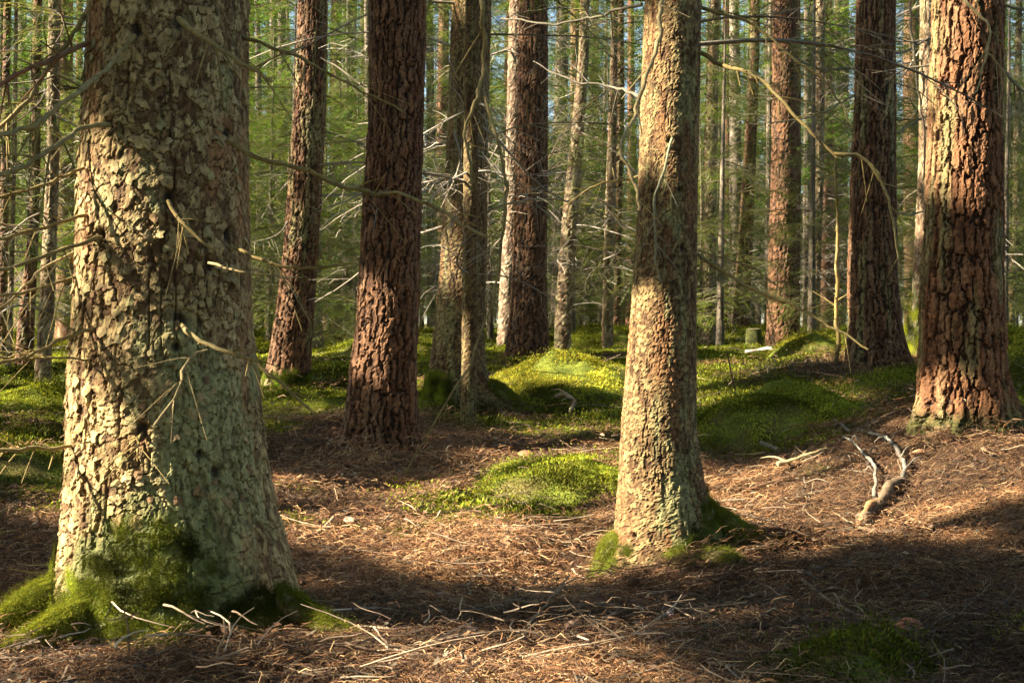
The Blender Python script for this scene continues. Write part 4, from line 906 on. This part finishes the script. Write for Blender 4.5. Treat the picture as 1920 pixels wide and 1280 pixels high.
foot_moss(T['mid'], 'mid_spruce', -1.8, -.8, lambda t: .18+0*t, 70, np.array([.8, .9, .8]), 703, .8)
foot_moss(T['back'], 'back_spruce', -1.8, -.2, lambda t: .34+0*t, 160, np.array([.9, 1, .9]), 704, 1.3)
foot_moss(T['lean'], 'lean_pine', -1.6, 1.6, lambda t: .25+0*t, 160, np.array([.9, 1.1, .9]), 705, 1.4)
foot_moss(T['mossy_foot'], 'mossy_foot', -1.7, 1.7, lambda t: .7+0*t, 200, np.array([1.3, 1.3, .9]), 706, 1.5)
def root_limb(root, key, pts, r0, r1, mossy, seed, bark=(.20, .13, .08)):
    """a surface root: starts inside the trunk, follows the floor and dives in"""
    P = np.array(pts); Q = smooth_path(P, 26); R = np.linspace(r0, r1, 26); mb = MB(); r = np.random.default_rng(seed)
    c = mix(np.array(bark)*np.ones((26, 3)), np.array((.07, .085, .02))*np.ones((26, 3)), np.full(26, mossy)*sstep(.3, .5, fbm(np.arange(26)*.3, 0*np.arange(26), 0*np.arange(26), seed, 2)+.2))
    tube(mb, Q, R, c, ns=12, bump=.12, seed=seed); o = obj('root', mb.mesh('root', np.array(root.location)), M_BARK, root)
    if mossy > .3:
        n = int(200*mossy*np.linalg.norm(P[-1]-P[0])/.5); i = r.integers(0, 24, n); a = r.uniform(-1.7, 1.7, n); T_ = np.gradient(Q, axis=0)[i]; T_ /= np.linalg.norm(T_, axis=1)[:, None]
        s = np.cross(T_, (0, 0, 1)); s /= np.linalg.norm(s, axis=1)[:, None]; u = np.cross(s, T_); nn = np.sin(a)[:, None]*s+np.cos(a)[:, None]*u
        scatter('moss', MOSS, Q[i]+nn*(R[i]*.95)[:, None], eul_from_normal(nn, r.uniform(0, 6.28, n)), r.uniform(.16, .28, n), np.ones((n, 3))*(.4+.9*r.random((n, 1))), M_MOSS, r, root)
def rootpath(key, th, dist, h0, px_end=None):
    surf, at, zb, fc, fr = SURF[key]; s = surf([th], [zb+h0])[0]; c = np.array([fc(zb), TR[key][0], zb+h0]); dr = s-c; dr[2] = 0; dr /= np.linalg.norm(dr)
    a = c+dr*.1; b = s-dr*.02; e = s+dr*dist; m = s+dr*dist*.5
    return [a, b, np.array([m[0], m[1], g1(m[0], m[1])+.03]), np.array([e[0], e[1], g1(e[0], e[1])-.05])]
root_limb(B, 'big_spruce', rootpath('big_spruce', -1.15, .36, .12), .06, .02, .9, 1)
root_limb(B, 'big_spruce', rootpath('big_spruce', -.62, .44, .08), .06, .02, .9, 2)
root_limb(B, 'big_spruce', rootpath('big_spruce', 1.1, .42, .10), .06, .02, .5, 3)
root_limb(Mt, 'mid_spruce', rootpath('mid_spruce', 1.65, .46, .22), .085, .04, .9, 4)
root_limb(Mt, 'mid_spruce', rootpath('mid_spruce', .75, .26, .06), .06, .03, .5, 5)
root_limb(Mt, 'mid_spruce', rootpath('mid_spruce', -1.3, .12, .10), .06, .03, .8, 6)
root_limb(Mt, 'mid_spruce', rootpath('mid_spruce', .1, .06, .06), .045, .03, .8, 7)
root_limb(T['back'], 'back_spruce', rootpath('back_spruce', 1.3, .28, .14), .10, .05, .9, 8)

# ------------------------------------------------------------------ bark flakes standing proud on the big spruce
def flake_mesh(seed):
    r = np.random.default_rng(seed); n = 9; a = np.arange(n)*2*math.pi/n; rad = .017*(1+.75*(r.random(n)-.5)); w = r.uniform(.75, 1.05)
    x, z = rad*np.cos(a)*w, rad*np.sin(a)*r.uniform(.9, 1.35)
    y = -.004-.007*np.clip(-z/.017, -.4, 1)+.5*x*x/.05                      # lower edge lifts off, sides follow the stem
    top = np.stack([x, y, z], 1); low = np.stack([x*.8, y*0+.006, z*.8], 1); V = np.concatenate([top, low, [[0, -.0055, 0]]])
    i = np.arange(n); k = (i+1) % n; c = np.array([(.28, .205, .085), (.25, .185, .075), (.29, .22, .10), (.20, .12, .05), (.24, .20, .08)][seed % 5])
    return mk_mesh('bark_flake', V, [np.stack([i, k, np.full(n, 2*n)], 1), np.stack([k, i, n+i, n+k], 1)], np.ones((2*n+1, 3))*c, smooth=False)
FLK = [flake_mesh(i) for i in range(10)]
rf = np.random.default_rng(5); surf, at, zb, fc, fr = SURF['big_spruce']; off = np.array(B.location)
for i in range(230):
    th = rf.uniform(-1.45, 1.45); z = zb+.42+rf.random()*1.5; P = surf([th], [z])[0]
    n_ = np.array([math.sin(th), -math.cos(th), 0])
    obj('bark_flake', FLK[rf.integers(10)], M_FLAKE, B, P-off+n_*.001, (rf.normal(0, .12), rf.normal(0, .35), th), rf.uniform(.55, 1.05))

# ------------------------------------------------------------------ sticks and fallen branches on the floor
def stick(pts, w0, w1, col, seed, label, name='fallen_branch', cat='branch', lift=.5, twigs=2, group=None, lich=.2, heights=None):
    G = np.array([on_ground(*p[:2]) for p in pts]); d = G[:, 1].mean(); r0 = w0/2*d/FPX
    root = thing(name, label, cat, tuple(G[0]), group); mb = MB(); r = np.random.default_rng(seed)
    n = 18; Q = smooth_path(G, n)
    Q[:, 2] = np.maximum(gz(Q[:, 0], Q[:, 1])+r0*lift, Q[:, 2]*0+gz(Q[:, 0], Q[:, 1]))
    Q[:, 2] = np.convolve(np.r_[Q[0, 2], Q[0, 2], Q[:, 2], Q[-1, 2], Q[-1, 2]], np.ones(5)/5, 'valid')
    Q[:, 2] += .013
    if heights is not None: Q[:, 2] += np.interp(np.linspace(0, 1, n), np.linspace(0, 1, len(heights)), heights)
    Q += np.cumsum(r.normal(0, .0035, (n, 3)), 0)*np.array([1, 1, .4]); R = np.linspace(w0, w1, n)/2*d/FPX*(1+.2*(r.random(n)-.5))
    cn = fbm(np.arange(n)*.4, 0*np.arange(n), 0*np.arange(n), seed, 2)
    c = mix(np.array(col)*np.ones((n, 3)), np.array((.24, .225, .155))*np.ones((n, 3)), lich*sstep(.45, .65, cn))*(.7+.6*r.random((n, 1)))
    tube(mb, Q, R, c, ns=7, bump=.2, seed=seed)
    obj('stem', mb.mesh('stem', np.array(root.location)), M_WOOD, root)
    for q in range(twigs):
        m2 = MB(); i = r.integers(3, n-3); a = r.uniform(0, 6.28); l = r.uniform(.06, .22); e = Q[i]+np.array([math.cos(a)*l, math.sin(a)*l, r.uniform(-.01, .05)])
        tube(m2, smooth_path([Q[i], (Q[i]+e)/2+np.array([0, 0, .02]), e], 7), np.linspace(.6, .25, 7)*R[i], np.array(col)*.95, ns=5, seed=q)
        obj('twig', m2.mesh('twig', np.array(root.location)), M_WOOD, root)
    return root
DK, BR, PL, GY = (.075, .05, .028), (.16, .10, .055), (.27, .19, .105), (.19, .155, .105)
stick([(640,1105),(740,1150),(860,1192),(1000,1202),(1095,1218)], 13, 8, DK, 1, 'long dark half-buried root curving from the thick spruce across the needles', 'surface_root', 'root')
stick([(842,1178),(880,1186),(905,1215),(918,1252)], 9, 6, (.26, .13, .07), 2, 'short reddish bent root stub crossing the long dark root', 'surface_root', 'root', lift=1.2, twigs=0)
stick([(555,1032),(590,1005),(628,982)], 10, 8, PL, 3, 'short pale broken stick on sunlit needles beside the thick spruce', lift=1.3, twigs=1)
stick([(985,1192),(1020,1160),(1060,1130)], 6, 4, PL, 4, 'thin pale twig slanting out of the hollow in shade', twigs=1, heights=[0, .04, .1])
stick([(1348,1147),(1430,1137),(1540,1137)], 9, 6, GY, 5, 'straight lichen-grey stick lying in dark needle litter', lich=.7)
stick([(1470,1075),(1560,1145),(1640,1178),(1720,1192),(1805,1238)], 9, 5, (.28, .19, .12), 6, 'long brown branch slanting past the brown mushroom', lift=1.5, twigs=4)
stick([(1608,1105),(1640,1070),(1735,1050)], 8, 5, GY, 7, 'bent grey twig rising over the tangled sticks', lift=1.5, twigs=3)
stick([(1525,1112),(1560,1093),(1600,1078)], 6, 4, PL, 8, 'thin pale twig in the stick tangle', twigs=1)
stick([(1685,1082),(1760,1086),(1845,1098)], 7, 4, PL, 9, 'thin pale branch lying level in the stick tangle', twigs=3)
stick([(1395,1060),(1440,1070),(1480,1076)], 8, 6, GY, 10, 'short grey stick beside the roots of the slender spruce', twigs=1)
stick([(1555,1008),(1640,1006),(1710,1006)], 9, 7, DK, 11, 'dark straight stick along the edge of the sunlit needles', lift=1.3)
stick([(1650,962),(1700,975),(1755,998)], 6, 4, PL, 12, 'thin sunlit twig running from the rotten wood', lift=1.5, twigs=1)
stick([(1455,882),(1500,868),(1538,853)], 10, 7, (.33, .25, .12), 13, 'yellowish stick below the dark green moss mound', lift=1.3)
stick([(920,846),(955,840),(990,836)], 7, 5, BR, 14, 'brown stick above the moss cushion', twigs=1)
stick([(895,862),(950,858),(1015,853)], 7, 5, DK, 15, 'dark stick touching the shelf mushroom', twigs=2)
stick([(500,897),(550,888),(605,879)], 8, 5, PL, 16, 'pale stick on the needles at the foot of the straight reddish pine', twigs=2)
stick([(1385,828),(1420,840),(1458,852)], 11, 8, GY, 17, 'stout grey stick at the edge of the dark green moss mound', lift=1.2, twigs=1)
stick([(1040,755),(1060,765),(1075,772),(1065,785)], 9, 6, PL, 18, 'pale forked stick before the sunlit moss mound', lift=2, heights=[0, .06, .02, 0])
stick([(1400,668),(1440,670),(1480,672)], 7, 5, (.55, .48, .36), 19, 'sun-bleached branch lying by the mossy stump', lift=2, twigs=3, heights=[.0, .05, .0])
stick([(1130,1000),(1080,1020),(1030,1015)], 5, 3, PL, 20, 'thin twig in the sunlit hollow beside the slender spruce', lift=2, twigs=2)
rt = np.random.default_rng(15); kk = 0
while kk < 150:                                                         # loose twigs one could pick up
    px, py = (rt.uniform(-40, 1960), 1280-(rt.random()**.8)*420) if kk < 100 else (rt.uniform(1250, 1960), rt.uniform(1030, 1275)); g0 = on_ground(px, py)
    if min(np.hypot(g0[0]-BASE[k][0], g0[1]-BASE[k][1]) for k in ('big_spruce', 'mid_spruce')) < .45: continue
    a = rt.uniform(0, math.pi); L = rt.uniform(40, 150); ex, ey = px+math.cos(a)*L, py+math.sin(a)*L*.38
    mxp, myp = (px+ex)/2+rt.normal(0, 12), (py+ey)/2+rt.normal(0, 6)
    if max(ey, myp) > 1330: continue
    stick([(px, py), (mxp, myp), (ex, ey)], rt.uniform(2.0, 4.3), rt.uniform(1.3, 2.0), (PL, GY, BR, PL, BR, DK, GY)[rt.integers(7)], 1000+kk, 'thin bare dead twig lying loose on the needle litter', 'dead_twig', 'twig', lift=rt.uniform(1, 3), twigs=int(rt.integers(0, 3)), group='loose twigs on the needle litter', lich=.3); kk += 1
def upright(pts, w0, w1, col, label, seed):
    g0 = on_ground(*pts[0]); P = [px3(a, b, g0[1]) for a, b in pts]; P[0] = g0-np.array([0, 0, .03]); root = thing('dry_stem', label, 'stem', tuple(g0)); mb = MB()
    tube(mb, smooth_path(P, 16), np.linspace(w0, w1, 16)/2*g0[1]/FPX, col, ns=6, bump=.15, seed=seed); obj('stem', mb.mesh('stem', np.array(root.location)), M_WOOD, root)
upright([(412,1276),(408,1225),(421,1192),(420,1160)], 6, 4, PL, 'tall kinked dry stem standing in front of the mossy foot', 1)
upright([(440,1278),(446,1235),(452,1195)], 5, 3, PL, 'short straight dry stem standing before the mossy foot', 2)
upright([(466,1278),(490,1237),(508,1205)], 5, 3, PL, 'slanting dry stem standing before the mossy foot', 3)
upright([(240,1270),(241,1190),(232,1140)], 5, 3, BR, 'thin brown stem standing against the mossy root', 4)
upright([(1398,795),(1378,730),(1362,655)], 5, 2, DK, 'thin dark upright stem rising by the dark green moss mound', 5)

# rotten wood with two lichen-covered branches
a0 = on_ground(1618, 985); rw = thing('rotten_snag', 'broken rotten wood with two curved lichen-covered branches in the sunlit needles', 'dead wood', tuple(a0))
def part_tube(root, name, P, R, col, ns, seed, bump=.2, lich=0.):
    n = len(R); mb = MB(); Q = smooth_path(P, n); r = np.random.default_rng(seed); Q = Q+np.cumsum(r.normal(0, .0035, (n, 3)), 0)
    cn = fbm(np.arange(n)*.45, 0*np.arange(n), 0*np.arange(n), seed, 2)
    c = mix(np.array(col)*np.ones((n, 3)), np.array((.20, .205, .165))*np.ones((n, 3)), lich*sstep(.35, .55, cn))*(.75+.5*r.random((n, 1)))
    tube(mb, Q, R, c, ns=ns, bump=bump, seed=seed); return obj(name, mb.mesh(name, np.array(root.location)), M_WOOD, root)
dS = a0[1]
def fl(px, py, h): return on_ground(px, py)+np.array([0, 0, h+.008])
part_tube(rw, 'log', [fl(1610, 990, .0), fl(1640, 962, .04), fl(1668, 938, .05), fl(1698, 912, .02)], np.linspace(.034, .024, 20)*np.r_[.4, .8, np.ones(17), .4], (.115, .078, .045), 11, 3, .5)
part_tube(rw, 'log_splinter', [fl(1606, 996, .0), fl(1628, 975, .06), fl(1650, 960, .03)], np.linspace(.012, .022, 8), (.22, .12, .05), 6, 9, .4)
part_tube(rw, 'branch', [fl(1692, 915, .03), fl(1692, 890, .05), fl(1668, 850, .06), fl(1646, 832, .05), fl(1600, 815, .04)], np.linspace(.013, .007, 30), (.10, .088, .068), 8, 4, .5, .55)
part_tube(rw, 'branch', [fl(1640, 958, .06), fl(1645, 910, .08), fl(1634, 876, .07), fl(1618, 850, .05), fl(1592, 822, .04)], np.linspace(.011, .005, 30), (.12, .10, .075), 8, 5, .5, .45)
part_tube(rw, 'branch', [fl(1592, 822, .04), fl(1560, 800, .05), fl(1532, 782, .04)], np.linspace(.008, .004, 12), (.12, .10, .07), 6, 6, .4, .5)
for q_, (a_, b_) in enumerate([((1690, 880), (1712, 862)), ((1660, 845), (1640, 850)), ((1642, 905), (1622, 902)), ((1630, 872), (1650, 862)), ((1690, 905), (1735, 880)), ((1612, 846), (1590, 850))]):
    part_tube(rw, 'twig', [fl(*a_, .05), fl((a_[0]+b_[0])/2, (a_[1]+b_[1])/2, .08), fl(*b_, .05)], np.linspace(.006, .003, 7), (.14, .11, .075), 5, 20+q_, .3, .4)

# mushrooms
def lathe(prof, n, seed=0, wob=.05):
    prof = np.array(prof); m = len(prof); a = np.arange(n)*2*math.pi/n; r = np.random.default_rng(seed); w = 1+wob*np.sin(a*2+seed)+wob*.6*np.sin(a*3+1+seed)
    V = np.stack([prof[:, None, 0]*np.cos(a)*w, prof[:, None, 0]*np.sin(a)*w, prof[:, None, 1]+0*a], -1).reshape(-1, 3)
    i = np.arange(m-1)[:, None]*n; j = np.arange(n)[None]; k = (j+1) % n
    return V, np.stack([i+j, i+k, i+n+k, i+n+j], -1).reshape(-1, 4)
def mushroom(px, py, w, label, seed, capc, rimc, tilt=.15, h=.7):
    g0 = on_ground(px, py); R = w/2*g0[1]/FPX; root = thing('mushroom', label, 'mushroom', tuple(g0)); root.rotation_euler = (tilt, -.1, seed)
    prof = [(.01*R, .52*R), (.35*R, .50*R), (.7*R, .38*R), (.93*R, .18*R), (1.0*R, .02*R), (.95*R, -.06*R), (.6*R, -.02*R), (.25*R, .02*R)]
    V, F = lathe(prof, 22, seed, .06); V[:, 2] += h*R+.012; C = np.repeat(np.array([capc, capc, capc, capc, rimc, rimc, rimc, rimc]), 22, 0)*np.random.default_rng(seed).uniform(.85, 1.15, (len(V), 1))
    obj('cap', mk_mesh('cap', V, F, C), M_MISC, root)
    V, F = lathe([(.3*R, -.5*R), (.28*R, 0), (.22*R, .4*R), (.24*R, (h+.05)*R+.012)], 12, seed); obj('stem', mk_mesh('stem', V, F, np.ones((len(V), 3))*np.array((.42, .30, .18))), M_MISC, root)
mushroom(1703, 1198, 54, 'rust-brown mushroom with a broad cap in the shaded needle litter', 1, (.34, .12, .045), (.40, .2, .08))
mushroom(985, 866, 36, 'brown mushroom with a pale rim beside the moss cushion', 2, (.20, .10, .045), (.45, .33, .14), h=.5)
mushroom(126, 806, 24, 'small orange-brown mushroom against the moss beside the thick spruce', 3, (.36, .14, .06), (.4, .22, .1), h=.8)
# cones
def cone(px, py, L, rot, label, col, seed):
    g0 = on_ground(px, py); l = L*g0[1]/FPX; m, n = 22, 16; t = np.linspace(0, 1, m); prof = np.sin(np.pi*np.clip(t*.93+.05, 0, 1))**.75*l*.17
    a = np.arange(n)*2*math.pi/n; TT, AA = np.meshgrid(t, a, indexing='ij'); sc = np.abs(np.sin(AA*4+TT*30))*np.abs(np.sin(TT*34))
    R = prof[:, None]*(.82+.4*sc); V = np.stack([(TT-.5)*l, R*np.cos(AA), R*np.sin(AA)], -1).reshape(-1, 3)
    i = np.arange(m-1)[:, None]*n; j = np.arange(n)[None]; k = (j+1) % n; F = np.stack([i+j, i+k, i+n+k, i+n+j], -1).reshape(-1, 4)
    C = np.asarray(col)*(.6+.8*sc.reshape(-1, 1)); o = obj('spruce_cone', mk_mesh('spruce_cone', V, F, C, smooth=False), M_MISC, None, tuple(g0+np.array([0, 0, l*.12+.014])), (0, .05, rot)); tag(o, label, 'cone')
cone(1078, 1236, 66, .1, 'long orange-brown spruce cone lying in the shaded litter', (.34, .18, .09), 1)
cone(1725, 862, 46, .7, 'brown spruce cone on the needle slope under the stout pine', (.30, .16, .08), 2)
cone(655, 985, 40, 2.2, 'pale sunlit cone on the needles near the thick spruce', (.42, .28, .18), 3)
cone(745, 1040, 36, .4, 'small brown cone at the edge of the sunlit hollow', (.24, .13, .08), 4)
def stone(px, py, w, label, col, seed):
    g0 = on_ground(px, py); R = w/2*g0[1]/FPX; r = np.random.default_rng(seed); V, F = lathe([(.01, .62), (.5, .55), (.85, .3), (1, 0), (.9, -.35), (.3, -.5)], 14, seed, .1); V = V*R*np.array([1.15, .85, .9])
    V += (fbm(V[:, 0]*60, V[:, 1]*60, V[:, 2]*60, seed, 2)[:, None]-.5)*R*.5
    o = obj('stone', mk_mesh('stone', V, F, np.ones((len(V), 3))*np.array(col)*r.uniform(.8, 1.2, (len(V), 1))), M_MISC, None, tuple(g0+np.array([0, 0, R*.15+.012])), (0, 0, seed)); tag(o, label, 'stone')
stone(1072, 1183, 34, 'brown rounded stone at the back of a trio in the litter', (.20, .12, .08), 1)
stone(1116, 1192, 30, 'reddish stone of a trio in the shaded litter', (.24, .13, .085), 2)
stone(1090, 1203, 30, 'grey-brown pebble in front of two brown stones', (.22, .17, .14), 3)
# fallen leaves
def leaf(px, py, w, label, col, seed):
    g0 = on_ground(px, py); l = w*g0[1]/FPX; r = np.random.default_rng(seed); n = 15; a = np.arange(n)*2*math.pi/n
    rad = .5*l*(1-.22*np.cos(a*5+seed)**2)*(.75+.25*np.cos(a)); x, y = rad*np.cos(a), rad*np.sin(a)*.72; z = .18*l*np.sin(x/l*4+seed)+.25*np.abs(y)
    V = np.concatenate([np.stack([x, y, z], 1), [[0, 0, 0]], np.stack([x, y, z-.0012], 1), [[0, 0, -.0012]]]); i = np.arange(n); k = (i+1) % n
    F = [np.concatenate([np.stack([i, k, np.full(n, n)], 1), np.stack([k+n+1, i+n+1, np.full(n, 2*n+1)], 1)]), np.stack([k, i, i+n+1, k+n+1], 1)]
    o = obj('fallen_leaf', mk_mesh('fallen_leaf', V, F, np.ones((len(V), 3))*np.array(col)), M_MISC, None, tuple(g0+np.array([0, 0, .034])), (r.normal(0, .25)+.3, r.normal(0, .25), r.uniform(0, 6)), None); tag(o, label, 'leaf')
leaf(1256, 1172, 30, 'pale pinkish dry leaf on the dark needles', (.50, .38, .34), 1); leaf(1246, 1139, 24, 'curled orange leaf behind a pale pinkish one', (.42, .15, .04), 2)
leaf(1347, 1268, 26, 'orange dry leaf low in the near litter', (.45, .19, .06), 3); leaf(1838, 1266, 44, 'brown lobed leaf beside the near moss hump', (.33, .17, .12), 4); leaf(1432, 1164, 22, 'rusty leaf beside the straight grey stick', (.32, .13, .05), 5)
leaf(1113, 988, 24, 'pale leaf scrap on sunlit needles beside the slender spruce', (.5, .43, .35), 6); leaf(1648, 820, 26, 'brown leaf on the moss below the dark pine', (.38, .24, .14), 7); leaf(930, 965, 34, 'curled orange-brown leaf in the half shade', (.40, .2, .09), 8)
# cut stump
st = px3(1412, 664, 18.4); st[2] = g1(st[0], st[1]); sr = thing('cut_stump', 'small cut stump covered in dark moss beside the sunlit pine', 'stump', tuple(st))
V, F = lathe([(.14, -.1), (.125, .05), (.10, .15), (.093, .30), (.09, .33)], 26, 2, .08); obj('stump_side', mk_mesh('stump_side', V, F, np.ones((len(V), 3))*np.array((.07, .075, .025))), M_MOSSB, sr)
V, F = lathe([(.092, .328), (.06, .337), (.001, .335)], 26, 2, .08); obj('cut_face', mk_mesh('cut_face', V, F[:, ::1], np.ones((len(V), 3))*np.array((.15, .13, .07))), M_MISC, sr)
# heather and lichen
def shrub(px, py, name, label, cat, n, h, spread, col, leafc, seed, w=.002):
    g0 = on_ground(px, py); root = thing(name, label, cat, tuple(g0)); r = np.random.default_rng(seed); mb = MB(); lf = MB()
    for i in range(n):
        q = r.normal(0, spread*.5, 2); b = np.array([q[0], q[1]*.6, g1(g0[0]+q[0], g0[1]+q[1]*.6)-g0[2]-.01]); hh = h*r.uniform(.5, 1.2); dv = np.array([r.normal(0, .35), r.normal(0, .35), 1])*hh
        P = smooth_path([b, b+dv*.5+r.normal(0, .02, 3), b+dv], 6); tube(mb, P, np.linspace(w, w*.5, 6), col, ns=4, cap=False, seed=i)
        for k in range(14):
            f = r.uniform(.35, 1); c = P[0]+(P[-1]-P[0])*f; v = r.normal(0, 1, 3); v /= np.linalg.norm(v); s_ = np.cross(v, (0, 0, 1))*.004
            lf.add(np.array([c-s_, c+s_, c+v*.016]), np.array([[0, 1, 2]]), np.array(leafc)*r.uniform(.6, 1.4))
    o = obj('stems', mb.mesh('stems'), M_WOOD, root); o['kind'] = 'stuff'; o = obj('leaves', lf.mesh('leaves', smooth=False), M_MISC, root); o['kind'] = 'stuff'
shrub(1510, 706, 'heather_shrub', 'dark leafless heather tuft in front of the bright moss cushion', 'shrub', 70, .22, .62, (.08, .065, .05), (.05, .05, .035), 1, .003)
shrub(1012, 884, 'reindeer_lichen', 'small pale grey lichen tuft on the moss cushion', 'lichen', 46, .05, .11, (.42, .43, .38), (.46, .47, .42), 2)
shrub(980, 742, 'bilberry_shrub', 'small dry bilberry sprigs at the foot of the sunlit moss mound', 'shrub', 30, .16, .5, (.16, .12, .07), (.10, .12, .03), 3)
shrub(1330, 640, 'bilberry_shrub', 'low olive bilberry growth behind the slender spruce', 'shrub', 60, .3, 1.2, (.14, .11, .06), (.12, .13, .03), 4, .004)
shrub(1600, 620, 'bilberry_shrub', 'sunlit bilberry growth behind the slim grey spruce', 'shrub', 60, .35, 1.6, (.16, .12, .06), (.15, .15, .035), 5, .004)
